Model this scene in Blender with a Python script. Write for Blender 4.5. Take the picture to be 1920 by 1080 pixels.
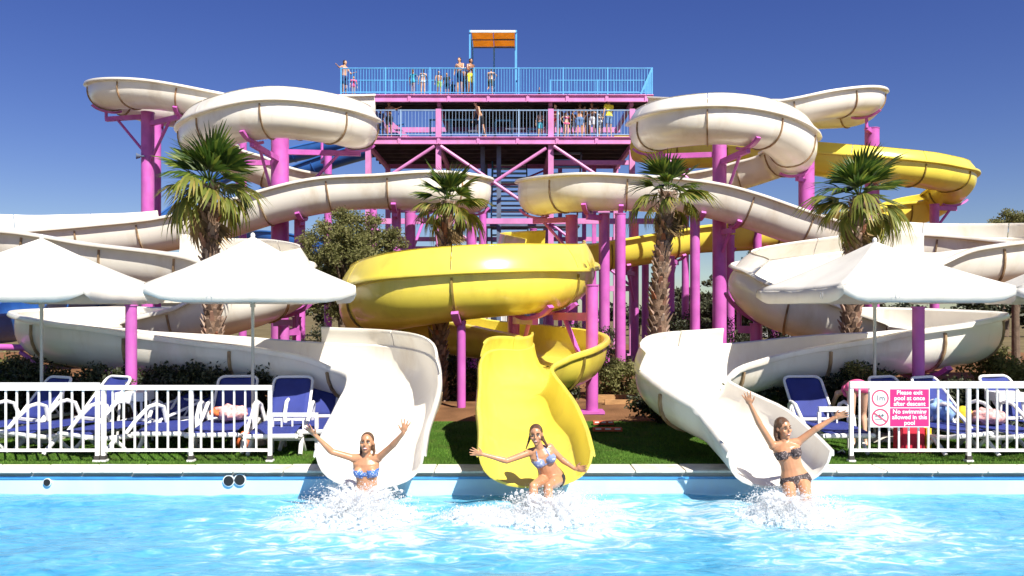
import bpy, bmesh, math, random
import numpy as np
from mathutils import Vector, Matrix

random.seed(7)
rng = np.random.default_rng(7)
for _o in list(bpy.data.objects):
    bpy.data.objects.remove(_o)
scene = bpy.context.scene
col = scene.collection
R = math.radians

# ---------------------------------------------------------------- camera
F, HX, HY, CAMZ = 1520.0, 960.0, 585.0, 1.955
cam_d = bpy.data.cameras.new('camera')
cam = bpy.data.objects.new('camera', cam_d)
col.objects.link(cam)
cam.location = (0, 0, CAMZ)
cam.rotation_euler = (R(90), 0, 0)
cam_d.sensor_width = 36.0
cam_d.lens = 36.0 * F / 1920.0
cam_d.shift_y = (HY - 540.0) / 1920.0
cam_d.clip_start = 0.1
cam_d.clip_end = 3000
scene.camera = cam

# ---------------------------------------------------------------- sky, sun
SUN_EL = R(48)
sun_dir = Vector((math.cos(SUN_EL) * math.sin(R(33)), -math.cos(SUN_EL) * math.cos(R(33)), math.sin(SUN_EL)))
world = bpy.data.worlds.new('World')
scene.world = world
world.use_nodes = True
wn, wl = world.node_tree.nodes, world.node_tree.links
for n in list(wn):
    wn.remove(n)
sky = wn.new('ShaderNodeTexSky')
sky.sky_type = 'NISHITA'
sky.sun_disc = False
sky.sun_elevation = SUN_EL
sky.sun_rotation = math.atan2(sun_dir.x, sun_dir.y)
sky.altitude = 0
sky.air_density = 1.0
sky.dust_density = 0.3
sky.ozone_density = 4.0
hs = wn.new('ShaderNodeHueSaturation')
hs.inputs['Hue'].default_value = 0.529
hs.inputs['Saturation'].default_value = 1.24
hs.inputs['Value'].default_value = 1.0
bg = wn.new('ShaderNodeBackground')
bg.inputs['Strength'].default_value = 0.055
wo = wn.new('ShaderNodeOutputWorld')
wl.new(sky.outputs[0], hs.inputs['Color'])
wl.new(hs.outputs[0], bg.inputs['Color'])
wl.new(bg.outputs[0], wo.inputs['Surface'])

sd = bpy.data.lights.new('sun', 'SUN')
sd.energy = 5.0
sd.angle = R(0.53)
sd.color = (1.0, 0.95, 0.86)
so = bpy.data.objects.new('sun', sd)
col.objects.link(so)
so.location = (30, -30, 60)
so.rotation_euler = (-sun_dir).to_track_quat('-Z', 'Y').to_euler()

scene.view_settings.view_transform = 'Standard'
scene.view_settings.look = 'None'
scene.view_settings.exposure = 0.82
scene.view_settings.gamma = 1.0
scene.view_settings.use_curve_mapping = False
scene.render.engine = 'CYCLES'
scene.cycles.max_bounces = 8
scene.cycles.transparent_max_bounces = 12


def P(px, py, Y):
    """a point of the place from its direction in the picture and its distance in metres"""
    return Vector(((px - HX) * Y / F, Y, CAMZ - (py - HY) * Y / F))


def PX(px, Y):
    return (px - HX) * Y / F


# ---------------------------------------------------------------- materials
def mk(name, c, rough=0.5, var=0.12, vscale=3.0, bump=0.0, bscale=40.0, spec=0.5, coat=0.0,
       stain=None, stain_amt=0.4, stain_scale=1.5, island=None, transl=0.0, stretch=None, metal=0.0):
    m = bpy.data.materials.new(name)
    m.use_nodes = True
    nt = m.node_tree
    N, L = nt.nodes, nt.links
    b = N['Principled BSDF']
    out = N['Material Output']
    b.inputs['Roughness'].default_value = rough
    b.inputs['Specular IOR Level'].default_value = spec
    b.inputs['Coat Weight'].default_value = coat
    b.inputs['Metallic'].default_value = metal
    geo = N.new('ShaderNodeNewGeometry')
    vec = geo.outputs['Position']
    if stretch:
        mp = N.new('ShaderNodeMapping')
        mp.inputs['Scale'].default_value = stretch
        L.new(vec, mp.inputs['Vector'])
        vec = mp.outputs[0]
    nz = N.new('ShaderNodeTexNoise')
    nz.inputs['Scale'].default_value = vscale
    nz.inputs['Detail'].default_value = 6
    L.new(vec, nz.inputs['Vector'])
    rmp = N.new('ShaderNodeValToRGB')
    rmp.color_ramp.elements[0].position = 0.3
    rmp.color_ramp.elements[1].position = 0.7
    rmp.color_ramp.elements[0].color = (*[x * (1 - var) for x in c], 1)
    rmp.color_ramp.elements[1].color = (*[min(1, x * (1 + var)) for x in c], 1)
    L.new(nz.outputs['Fac'], rmp.inputs['Fac'])
    cur = rmp.outputs['Color']
    if island:
        r2 = N.new('ShaderNodeValToRGB')
        els = r2.color_ramp.elements
        els[0].color = (*island[0], 1)
        els[1].color = (*island[-1], 1)
        for k in range(1, len(island) - 1):
            e = els.new(k / (len(island) - 1))
            e.color = (*island[k], 1)
        L.new(geo.outputs['Random Per Island'], r2.inputs['Fac'])
        mx = N.new('ShaderNodeMixRGB')
        mx.blend_type = 'MULTIPLY'
        mx.inputs['Fac'].default_value = 1
        sc = N.new('ShaderNodeValToRGB')
        sc.color_ramp.elements[0].position = 0.3
        sc.color_ramp.elements[1].position = 0.7
        sc.color_ramp.elements[0].color = (1 - var, 1 - var, 1 - var, 1)
        sc.color_ramp.elements[1].color = (1, 1, 1, 1)
        L.new(nz.outputs['Fac'], sc.inputs['Fac'])
        L.new(r2.outputs[0], mx.inputs[1])
        L.new(sc.outputs[0], mx.inputs[2])
        cur = mx.outputs[0]
    if stain:
        n2 = N.new('ShaderNodeTexNoise')
        n2.inputs['Scale'].default_value = stain_scale
        n2.inputs['Detail'].default_value = 8
        n2.inputs['Roughness'].default_value = 0.65
        mp2 = N.new('ShaderNodeMapping')
        mp2.inputs['Scale'].default_value = (1, 1, 0.35)
        L.new(geo.outputs['Position'], mp2.inputs['Vector'])
        L.new(mp2.outputs[0], n2.inputs['Vector'])
        r3 = N.new('ShaderNodeValToRGB')
        r3.color_ramp.elements[0].position = 0.52
        r3.color_ramp.elements[1].position = 0.75
        r3.color_ramp.elements[0].color = (0, 0, 0, 1)
        r3.color_ramp.elements[1].color = (stain_amt, stain_amt, stain_amt, 1)
        L.new(n2.outputs['Fac'], r3.inputs['Fac'])
        m2 = N.new('ShaderNodeMixRGB')
        L.new(r3.outputs[0], m2.inputs['Fac'])
        L.new(cur, m2.inputs[1])
        m2.inputs[2].default_value = (*stain, 1)
        cur = m2.outputs[0]
    L.new(cur, b.inputs['Base Color'])
    if bump:
        n3 = N.new('ShaderNodeTexNoise')
        n3.inputs['Scale'].default_value = bscale
        n3.inputs['Detail'].default_value = 4
        L.new(vec, n3.inputs['Vector'])
        bp = N.new('ShaderNodeBump')
        bp.inputs['Strength'].default_value = bump
        bp.inputs['Distance'].default_value = 0.02
        L.new(n3.outputs['Fac'], bp.inputs['Height'])
        L.new(bp.outputs[0], b.inputs['Normal'])
    if transl:
        t = N.new('ShaderNodeBsdfTranslucent')
        L.new(cur, t.inputs['Color'])
        ms = N.new('ShaderNodeMixShader')
        ms.inputs['Fac'].default_value = transl
        L.new(b.outputs[0], ms.inputs[1])
        L.new(t.outputs[0], ms.inputs[2])
        L.new(ms.outputs[0], out.inputs['Surface'])
    return m


M = {}
M['white'] = mk('white fibreglass', (0.82, 0.775, 0.68), 0.3, 0.05, 1.2, 0.03, 30, coat=0.3, stain=(0.50, 0.37, 0.21), stain_amt=0.5, stain_scale=1.3)
M['white_joint'] = mk('stained joint', (0.30, 0.20, 0.11), 0.6, 0.6, 5, stain=(0.34, 0.12, 0.03), stain_amt=0.8, stain_scale=3)
M['yellow'] = mk('yellow fibreglass', (0.80, 0.66, 0.085), 0.28, 0.07, 1.2, 0.03, 30, coat=0.3, stain=(0.50, 0.33, 0.05), stain_amt=0.5)
M['yellow_joint'] = mk('dirty yellow joint', (0.24, 0.17, 0.03), 0.6, 0.4, 6)
M['pink'] = mk('pink painted steel', (0.49, 0.105, 0.41), 0.4, 0.16, 2.5, 0.05, 25, stain=(0.45, 0.22, 0.36), stain_amt=0.5, stain_scale=2.5)
M['beam'] = mk('faded pink steel', (0.58, 0.21, 0.46), 0.5, 0.14, 2.0, 0.05, 25, stain=(0.36, 0.16, 0.16), stain_amt=0.5, stain_scale=2)
M['rail_blue'] = mk('blue painted rail', (0.10, 0.36, 0.66), 0.4, 0.1, 3)
M['dark_floor'] = mk('dark deck', (0.055, 0.045, 0.045), 0.8, 0.3, 2)
M['dark_blue'] = mk('dark blue fibreglass', (0.03, 0.12, 0.38), 0.35, 0.15, 2)
M['blue_gate'] = mk('pale blue gate', (0.16, 0.46, 0.72), 0.45, 0.1, 3)
M['rail_pale'] = mk('pale blue grey rail', (0.26, 0.38, 0.55), 0.4, 0.1, 3)
M['steel'] = mk('grey stair steel', (0.10, 0.13, 0.20), 0.5, 0.2, 3)
M['roof'] = mk('orange roof sheet', (0.78, 0.42, 0.06), 0.5, 0.1, 4, transl=0.65)
M['paint_white'] = mk('white painted metal', (0.80, 0.79, 0.76), 0.35, 0.04, 3, stain=(0.6, 0.55, 0.45), stain_amt=0.2)
M['plastic'] = mk('white resin', (0.78, 0.77, 0.75), 0.35, 0.04, 5)
M['sling'] = mk('blue sling fabric', (0.02, 0.033, 0.20), 0.75, 0.12, 5, 0.25, 300)
M['canvas'] = mk('white canvas', (0.82, 0.79, 0.72), 0.9, 0.05, 2, 0.10, 60, spec=0.1, transl=0.22, stain=(0.62, 0.55, 0.40), stain_amt=0.25, stain_scale=2.2)
M['pole'] = mk('pole', (0.55, 0.54, 0.45), 0.4, 0.05, 3)
M['coping'] = mk('pale coping stone', (0.70, 0.66, 0.57), 0.75, 0.16, 3, 0.25, 40, stain=(0.36, 0.31, 0.22), stain_amt=0.75, stain_scale=2.6)
M['joint'] = mk('grout', (0.35, 0.33, 0.3), 0.9)
M['pool_wall'] = mk('pale blue pool paint', (0.50, 0.71, 0.83), 0.5, 0.07, 1.5, 0.05, 15, stain=(0.64, 0.57, 0.34), stain_amt=0.8, stain_scale=0.5)
M['pool_band'] = mk('blue waterline band', (0.06, 0.27, 0.55), 0.3, 0.15, 8)
M['pipe'] = mk('pipe rim', (0.7, 0.72, 0.72), 0.4)
M['black'] = mk('black', (0.012, 0.012, 0.012), 0.6)
M['turf'] = mk('turf backing', (0.06, 0.135, 0.018), 0.95, 0.3, 1.3, 0.8, 220, spec=0.1, stain=(0.16, 0.13, 0.05), stain_amt=0.6, stain_scale=1.6)
M['blade'] = mk('turf blade', (0.06, 0.15, 0.02), 0.8, 0.5, 1.2, island=[(0.06, 0.15, 0.015), (0.10, 0.22, 0.025), (0.15, 0.26, 0.04)], spec=0.2)
M['dirt'] = mk('brown earth', (0.17, 0.085, 0.04), 0.95, 0.35, 1.5, 0.7, 30, spec=0.1)
M['land'] = mk('dry land', (0.14, 0.11, 0.055), 0.95, 0.3, 0.3, 0.4, 6, spec=0.1)
M['bark'] = mk('palm bark', (0.17, 0.11, 0.075), 0.95, 0.45, 9, 0.9, 30, spec=0.1)
M['boot'] = mk('palm leaf base', (0.30, 0.20, 0.14), 0.9, 0.3, 9, island=[(0.13, 0.085, 0.06), (0.28, 0.19, 0.14), (0.44, 0.33, 0.26), (0.30, 0.12, 0.07)], spec=0.1)
M['frond'] = mk('palm frond', (0.06, 0.14, 0.025), 0.5, 0.3, 4, island=[(0.03, 0.07, 0.01), (0.07, 0.14, 0.018), (0.24, 0.29, 0.04)], transl=0.4)
M['frond_old'] = mk('yellowing palm frond', (0.2, 0.2, 0.04), 0.6, 0.3, 4, island=[(0.12, 0.17, 0.02), (0.27, 0.28, 0.04), (0.40, 0.31, 0.08)], transl=0.38)
M['frond_dry'] = mk('dry palm frond', (0.26, 0.17, 0.07), 0.8, 0.3, 4, island=[(0.12, 0.075, 0.03), (0.25, 0.16, 0.06), (0.34, 0.23, 0.10)], transl=0.1)
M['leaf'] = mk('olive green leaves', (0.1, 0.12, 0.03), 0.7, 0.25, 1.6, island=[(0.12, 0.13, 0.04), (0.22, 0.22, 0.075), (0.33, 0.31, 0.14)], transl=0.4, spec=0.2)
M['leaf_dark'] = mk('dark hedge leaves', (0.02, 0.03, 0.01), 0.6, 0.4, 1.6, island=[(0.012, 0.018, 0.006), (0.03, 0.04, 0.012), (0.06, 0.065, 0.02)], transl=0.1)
M['leaf_pine'] = mk('grey green needles', (0.06, 0.075, 0.035), 0.7, 0.4, 1.6, island=[(0.03, 0.035, 0.015), (0.07, 0.075, 0.03), (0.10, 0.10, 0.05)], transl=0.1)
M['wood'] = mk('tree bark', (0.13, 0.09, 0.06), 0.9, 0.3, 5, 0.6, 25)
M['board'] = mk('weathered plank', (0.40, 0.22, 0.09), 0.8, 0.3, 6, 0.3, 30, stretch=(1, 8, 8))
M['red_board'] = mk('red painted plank', (0.55, 0.10, 0.04), 0.7, 0.2, 6)
M['sign_pink'] = mk('sign magenta', (0.72, 0.025, 0.17), 0.4, 0.03)
M['sign_white'] = mk('sign white', (0.80, 0.80, 0.78), 0.4, 0.02)
M['sign_red'] = mk('sign red ring', (0.66, 0.06, 0.14), 0.4, 0.03)
M['ink'] = mk('sign ink', (0.10, 0.11, 0.13), 0.5)
M['house'] = mk('pale render wall', (0.45, 0.44, 0.42), 0.9, 0.1, 1)
M['glass'] = mk('dark window glass', (0.03, 0.035, 0.06), 0.1)
M['sock'] = mk('dark cap', (0.05, 0.045, 0.04), 0.7)


# ---------------------------------------------------------------- mesh building
def wloc(o):
    v = Vector((0, 0, 0))
    while o is not None:
        v = v + o.location
        o = o.parent
    return v


class MB:
    def __init__(self):
        self.v, self.f = [], []

    def add(self, vs, fs):
        o = len(self.v)
        self.v += [tuple(p) for p in vs]
        self.f += [tuple(i + o for i in f) for f in fs]
        return self

    def box(self, c, s, rot=None):
        c = Vector(c)
        vs = []
        for z in (-.5, .5):
            for x, y in ((-.5, -.5), (.5, -.5), (.5, .5), (-.5, .5)):
                q = Vector((x * s[0], y * s[1], z * s[2]))
                if rot is not None:
                    q = rot @ q
                vs.append(c + q)
        return self.add(vs, [(3, 2, 1, 0), (4, 5, 6, 7), (0, 1, 5, 4), (1, 2, 6, 5), (2, 3, 7, 6), (3, 0, 4, 7)])

    def beam(self, a, b, w, h, up=(0, 0, 1)):
        a, b = Vector(a), Vector(b)
        t = (b - a).normalized()
        u = Vector(up)
        if abs(t.dot(u)) > .98:
            u = Vector((0, 1, 0))
        s = t.cross(u).normalized()
        n = s.cross(t)
        vs = []
        for p in (a, b):
            for x, y in ((-.5, -.5), (.5, -.5), (.5, .5), (-.5, .5)):
                vs.append(p + s * x * w + n * y * h)
        return self.add(vs, [(0, 1, 2, 3), (7, 6, 5, 4), (1, 0, 4, 5), (2, 1, 5, 6), (3, 2, 6, 7), (0, 3, 7, 4)])

    def tube(self, pts, rad, n=10, cap=True):
        pts = [Vector(p) for p in pts]
        if not isinstance(rad, (list, tuple)):
            rad = [rad] * len(pts)
        vs, fs = [], []
        prev = None
        for i, p in enumerate(pts):
            a = pts[max(0, i - 1)]
            b = pts[min(len(pts) - 1, i + 1)]
            t = (b - a).normalized()
            if prev is None:
                u = Vector((0, 0, 1)) if abs(t.z) < .9 else Vector((1, 0, 0))
                s = t.cross(u).normalized()
            else:
                s = (prev - t * prev.dot(t)).normalized()
            prev = s
            w = t.cross(s)
            for k in range(n):
                q = 2 * math.pi * k / n
                vs.append(p + (s * math.cos(q) + w * math.sin(q)) * rad[i])
        for i in range(len(pts) - 1):
            for k in range(n):
                k2 = (k + 1) % n
                fs.append((i * n + k, i * n + k2, (i + 1) * n + k2, (i + 1) * n + k))
        if cap:
            fs.append(tuple(range(n))[::-1])
            fs.append(tuple((len(pts) - 1) * n + k for k in range(n)))
        return self.add(vs, fs)

    def ell(self, c, r, nu=14, nv=8, axes=None):
        c = Vector(c)
        if not isinstance(r, (list, tuple)):
            r = (r, r, r)
        ax = axes or (Vector((1, 0, 0)), Vector((0, 1, 0)), Vector((0, 0, 1)))
        vs = [c - ax[2] * r[2]]
        for j in range(1, nv):
            ph = -math.pi / 2 + math.pi * j / nv
            for i in range(nu):
                th = 2 * math.pi * i / nu
                vs.append(c + ax[0] * (r[0] * math.cos(ph) * math.cos(th)) + ax[1] * (r[1] * math.cos(ph) * math.sin(th)) + ax[2] * (r[2] * math.sin(ph)))
        vs.append(c + ax[2] * r[2])
        fs = []
        for i in range(nu):
            fs.append((0, 1 + (i + 1) % nu, 1 + i))
        for j in range(nv - 2):
            for i in range(nu):
                a = 1 + j * nu + i
                b = 1 + j * nu + (i + 1) % nu
                fs.append((a, b, b + nu, a + nu))
        last = len(vs) - 1
        o = 1 + (nv - 2) * nu
        for i in range(nu):
            fs.append((o + i, o + (i + 1) % nu, last))
        return self.add(vs, fs)

    def loft(self, rings, close=True):
        """rings: equal-length closed loops"""
        n = len(rings[0])
        vs = [p for r in rings for p in r]
        fs = []
        for i in range(len(rings) - 1):
            for k in range(n):
                k2 = (k + 1) % n
                fs.append((i * n + k, i * n + k2, (i + 1) * n + k2, (i + 1) * n + k))
        if close:
            fs.append(tuple(range(n))[::-1])
            fs.append(tuple((len(rings) - 1) * n + k for k in range(n)))
        return self.add(vs, fs)

    def build(self, name, mat, parent=None, smooth=True, angle=40):
        me = bpy.data.meshes.new(name)
        off = wloc(parent)
        me.from_pydata([(x - off.x, y - off.y, z - off.z) for x, y, z in self.v], [], self.f)
        bm = bmesh.new()
        bm.from_mesh(me)
        bmesh.ops.recalc_face_normals(bm, faces=bm.faces)
        bm.to_mesh(me)
        bm.free()
        me.materials.append(mat)
        if smooth:
            me.shade_smooth()
            me.set_sharp_from_angle(angle=R(angle))
        o = bpy.data.objects.new(name, me)
        col.objects.link(o)
        if parent is not None:
            o.parent = parent
        return o


def np_mesh(name, verts, faces, mat, parent=None, smooth=False):
    """fast mesh of equal-sided faces"""
    off = wloc(parent)
    me = bpy.data.meshes.new(name)
    verts = np.asarray(verts, dtype=np.float32) - np.array(off, dtype=np.float32)
    faces = np.asarray(faces, dtype=np.int32)
    k = faces.shape[1]
    me.vertices.add(len(verts))
    me.vertices.foreach_set('co', verts.ravel())
    me.loops.add(faces.size)
    me.loops.foreach_set('vertex_index', faces.ravel())
    me.polygons.add(len(faces))
    me.polygons.foreach_set('loop_start', np.arange(0, faces.size, k, dtype=np.int32))
    me.update(calc_edges=True)
    me.materials.append(mat)
    if smooth:
        me.shade_smooth()
    o = bpy.data.objects.new(name, me)
    col.objects.link(o)
    if parent is not None:
        o.parent = parent
    return o


def tag(o, label=None, cat=None, group=None, kind=None):
    if label:
        o['label'] = label
    if cat:
        o['category'] = cat
    if group:
        o['group'] = group
    if kind:
        o['kind'] = kind
    return o


def empty(name, loc, label=None, cat=None, group=None, rz=0.0):
    o = bpy.data.objects.new(name, None)
    col.objects.link(o)
    o.location = loc
    o.rotation_euler = (0, 0, rz)
    o.empty_display_size = 0.2
    return tag(o, label, cat, group)


def copy_tree(o, parent=None):
    c = o.copy()
    col.objects.link(c)
    c.parent = parent
    for ch in list(o.children):
        copy_tree(ch, c)
    return c
# ================================================================ the setting
WATER, DECK_Y, LIP_Y = -0.30, 10.42, 10.0
X0, X1 = -11.5, 11.5

# land: one sheet with the pool left out
gx = [-900, X0 - .4, X1 + .4, 900]
gy = [-60, 1.0, DECK_Y, 1500]
m = MB()
for i in range(3):
    for j in range(3):
        if i == 1 and j == 1:
            continue
        m.add([(gx[i], gy[j], -.06), (gx[i + 1], gy[j], -.06), (gx[i + 1], gy[j + 1], -.06), (gx[i], gy[j + 1], -.06)], [(0, 1, 2, 3)])
tag(m.build('ground', M['land'], smooth=False), kind='structure')

# brown earth under the slides, slightly heaped
n = 90
xs = np.linspace(-24, 24, n)
ys = np.linspace(13.6, 48, n)
XX, YY = np.meshgrid(xs, ys)
ZZ = 0.02 + 0.05 * np.sin(XX * 1.3 + YY) * np.sin(YY * .9) + 0.05 * np.sin(XX * 3.1 - YY * 2.2) * .5
ramp = np.clip((YY - 14.2) / 1.5, 0, 1)
ZZ = -0.05 + ramp * (0.08 + ZZ)
idx = np.arange(n * n).reshape(n, n)
fc = np.stack([idx[:-1, :-1], idx[:-1, 1:], idx[1:, 1:], idx[1:, :-1]], -1).reshape(-1, 4)
tag(np_mesh('earth_bed', np.stack([XX, YY, ZZ], -1).reshape(-1, 3), fc, M['dirt'], smooth=True), kind='structure')

# artificial turf sheet and its blades
m = MB().box((0, (DECK_Y + 14.5) / 2, -.03), (2 * 16, 14.5 - DECK_Y, .06))
tag(m.build('turf_lawn', M['turf'], smooth=False), kind='structure')
NB = 90000
bx_ = rng.uniform(-8.5, 8.5, NB)
by_ = DECK_Y + .02 + (14.4 - DECK_Y) * rng.uniform(0, 1, NB) ** 1.5
ang = rng.uniform(0, 2 * np.pi, NB)
hh = rng.uniform(.015, .034, NB)
lean = rng.uniform(-.015, .015, (NB, 2))
w = .004
base = np.stack([bx_, by_, np.zeros(NB)], -1)
dv = np.stack([np.cos(ang) * w, np.sin(ang) * w, np.zeros(NB)], -1)
tip = base + np.stack([lean[:, 0], lean[:, 1], hh], -1)
vv = np.stack([base - dv, base + dv, tip], 1).reshape(-1, 3)
tag(np_mesh('turf_blades', vv, np.arange(NB * 3).reshape(-1, 3), M['blade']), kind='stuff')

# pool shell
m = MB()
m.box(((X0 + X1) / 2, (1 + LIP_Y) / 2, -1.45), (X1 - X0 + .4, LIP_Y - 1 + .4, .1))
m.box(((X0 + X1) / 2, LIP_Y + .16, -.74), (X1 - X0 + .4, .24, 1.32))
m.box(((X0 + X1) / 2, .9, -.74), (X1 - X0 + .4, .2, 1.32))
m.box((X0 - .1, (1 + LIP_Y) / 2, -.74), (.2, LIP_Y - 1.04, 1.32))
m.box((X1 + .1, (1 + LIP_Y) / 2, -.74), (.2, LIP_Y - 1.04, 1.32))
tag(m.build('pool_basin', M['pool_wall'], smooth=False), kind='structure')
m = MB().box(((X0 + X1) / 2, LIP_Y + .036, -.098), (X1 - X0, .02, .03))
tag(m.build('waterline_band', M['pool_band'], smooth=False), kind='structure')

# coping: each slab its own piece
cop = empty('pool_coping', (0, 10.2, 0))
tag(cop, kind='structure')
MB().box((0, 10.235, -.0585), (X1 - X0, .36, .049)).build('mortar_bed', M['joint'], cop, smooth=False)
me = None
x = X0
k = 0
sl = .62
while x < X1 - .1:
    if me is None:
        o = MB().box((0, 10.2, -.014), (sl - .012, .44, .030)).build('coping_slab', M['coping'], cop, smooth=False)
        bvm = o.modifiers.new('bevel', 'BEVEL')
        bvm.width = .009
        bvm.segments = 2
        me = o.data
    else:
        o = bpy.data.objects.new('coping_slab', me)
        col.objects.link(o)
        o.parent = cop
        bvm = o.modifiers.new('bevel', 'BEVEL')
        bvm.width = .009
        bvm.segments = 2
    o.location = (x + sl / 2, random.uniform(-.006, .006), random.uniform(-.003, .003))
    o.rotation_euler = (0, 0, random.uniform(-.004, .004))
    x += sl

# inlets in the far pool wall
for i, (px, py, rr, lab) in enumerate(((428, 902, .072, 'left one of the two wide inlet pipes side by side in the pool wall'),
                                       (449, 900, .075, 'right one of the two wide inlet pipes side by side in the pool wall'),
                                       (87, 905, .05, 'small single inlet pipe in the pool wall at far left'))):
    c = P(px, py, LIP_Y)
    e = empty('pool_inlet', (c.x, LIP_Y, c.z), lab, 'pipe', 'inlet pipes in the pool wall')
    MB().tube([(c.x, LIP_Y + .05, c.z), (c.x, LIP_Y + .012, c.z)], rr, 20).build('pipe_collar', M['pipe'], e)
    MB().tube([(c.x, LIP_Y + .02, c.z), (c.x, LIP_Y + .006, c.z)], rr * .84, 20).build('pipe_mouth', M['black'], e)

# water: real waves on a fine grid
NX, NY = 620, 250
xs = np.linspace(X0 + .002, X1 - .002, NX)
ys = 1.0 + (LIP_Y - 1.0 + .03) * np.linspace(0, 1, NY)
XX, YY = np.meshgrid(xs, ys)
ZZ = np.zeros_like(XX)
for _ in range(46):
    lam = float(np.exp(rng.uniform(math.log(.16), math.log(1.6))))
    th = rng.normal(math.pi / 2, .75)
    kx, ky = math.cos(th) * 2 * math.pi / lam, math.sin(th) * 2 * math.pi / lam
    amp = .0042 * lam ** .8
    ph = rng.uniform(0, 6.28)
    env = .6 + .4 * np.sin(XX * rng.uniform(.3, .9) + rng.uniform(0, 6)) * np.sin(YY * rng.uniform(.3, .9) + rng.uniform(0, 6))
    ZZ += amp * env * np.sin(kx * XX + ky * YY + ph + .8 * np.sin(XX * .9 + YY * .7))
SPL = [(P(690, 950, 9.0).x, 8.95), (P(1010, 945, 9.1).x, 9.0), (P(1495, 940, 9.1).x, 9.0)]
for sx, sy in SPL:
    d = np.sqrt((XX - sx) ** 2 + (YY - sy) ** 2)
    ZZ += .03 * np.exp(-(d / 1.3) ** 2) * np.sin(d * 9.0)
ZZ += WATER
idx = np.arange(NX * NY).reshape(NY, NX)
fc = np.stack([idx[:-1, :-1], idx[:-1, 1:], idx[1:, 1:], idx[1:, :-1]], -1).reshape(-1, 4)
wm = bpy.data.materials.new('pool water')
wm.use_nodes = True
N, L = wm.node_tree.nodes, wm.node_tree.links
for nd in list(N):
    N.remove(nd)
out = N.new('ShaderNodeOutputMaterial')
geo = N.new('ShaderNodeNewGeometry')
mp = N.new('ShaderNodeMapping')
mp.inputs['Scale'].default_value = (1.0, 1.9, 1)
L.new(geo.outputs['Position'], mp.inputs['Vector'])
wz = N.new('ShaderNodeTexNoise')  # fleck noise: sun glints and refracted brightness painted into the water colour
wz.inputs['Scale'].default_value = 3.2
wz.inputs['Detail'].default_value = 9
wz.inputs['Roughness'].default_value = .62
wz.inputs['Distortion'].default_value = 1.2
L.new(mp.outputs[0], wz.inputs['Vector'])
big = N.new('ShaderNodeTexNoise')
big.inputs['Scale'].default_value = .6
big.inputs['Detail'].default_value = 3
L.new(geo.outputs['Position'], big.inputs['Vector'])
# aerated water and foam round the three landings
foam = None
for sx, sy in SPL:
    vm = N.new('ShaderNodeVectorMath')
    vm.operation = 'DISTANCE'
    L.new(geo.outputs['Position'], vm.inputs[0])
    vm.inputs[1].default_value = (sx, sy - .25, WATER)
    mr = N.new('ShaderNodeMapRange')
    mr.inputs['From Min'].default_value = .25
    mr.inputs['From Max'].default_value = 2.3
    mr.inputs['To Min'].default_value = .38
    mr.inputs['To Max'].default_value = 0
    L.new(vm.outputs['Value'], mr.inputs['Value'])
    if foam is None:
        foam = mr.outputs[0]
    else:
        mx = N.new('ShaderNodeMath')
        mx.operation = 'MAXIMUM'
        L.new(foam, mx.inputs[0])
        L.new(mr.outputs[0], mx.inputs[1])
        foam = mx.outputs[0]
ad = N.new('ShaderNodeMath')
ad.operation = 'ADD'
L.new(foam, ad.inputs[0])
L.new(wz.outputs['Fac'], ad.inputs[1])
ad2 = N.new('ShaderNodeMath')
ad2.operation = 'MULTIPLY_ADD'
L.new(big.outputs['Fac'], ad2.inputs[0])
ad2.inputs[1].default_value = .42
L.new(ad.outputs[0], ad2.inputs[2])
cr = N.new('ShaderNodeValToRGB')  # pale stops colour both the real foam and the painted glints
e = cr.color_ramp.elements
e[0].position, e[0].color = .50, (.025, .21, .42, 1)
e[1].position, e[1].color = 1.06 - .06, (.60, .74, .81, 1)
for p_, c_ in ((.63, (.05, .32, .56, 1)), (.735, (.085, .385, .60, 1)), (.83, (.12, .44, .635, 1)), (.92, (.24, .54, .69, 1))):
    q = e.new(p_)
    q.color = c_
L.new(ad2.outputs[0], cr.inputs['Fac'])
pb = N.new('ShaderNodeBsdfPrincipled')
pb.inputs['Roughness'].default_value = .09
pb.inputs['IOR'].default_value = 1.33
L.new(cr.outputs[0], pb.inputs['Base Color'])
bz = N.new('ShaderNodeTexNoise')
bz.inputs['Scale'].default_value = 9
bz.inputs['Detail'].default_value = 4
L.new(mp.outputs[0], bz.inputs['Vector'])
bp = N.new('ShaderNodeBump')
bp.inputs['Strength'].default_value = .45
bp.inputs['Distance'].default_value = .03
L.new(bz.outputs['Fac'], bp.inputs['Height'])
L.new(bp.outputs[0], pb.inputs['Normal'])
tr = N.new('ShaderNodeBsdfTransparent')
tr.inputs['Color'].default_value = (.75, .93, .97, 1)
ms = N.new('ShaderNodeMixShader')
ms.inputs['Fac'].default_value = .22
L.new(pb.outputs[0], ms.inputs[1])
L.new(tr.outputs[0], ms.inputs[2])
L.new(ms.outputs[0], out.inputs['Surface'])
tag(np_mesh('pool_water', np.stack([XX, YY, ZZ], -1).reshape(-1, 3), fc, wm, smooth=True), kind='structure')


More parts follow.
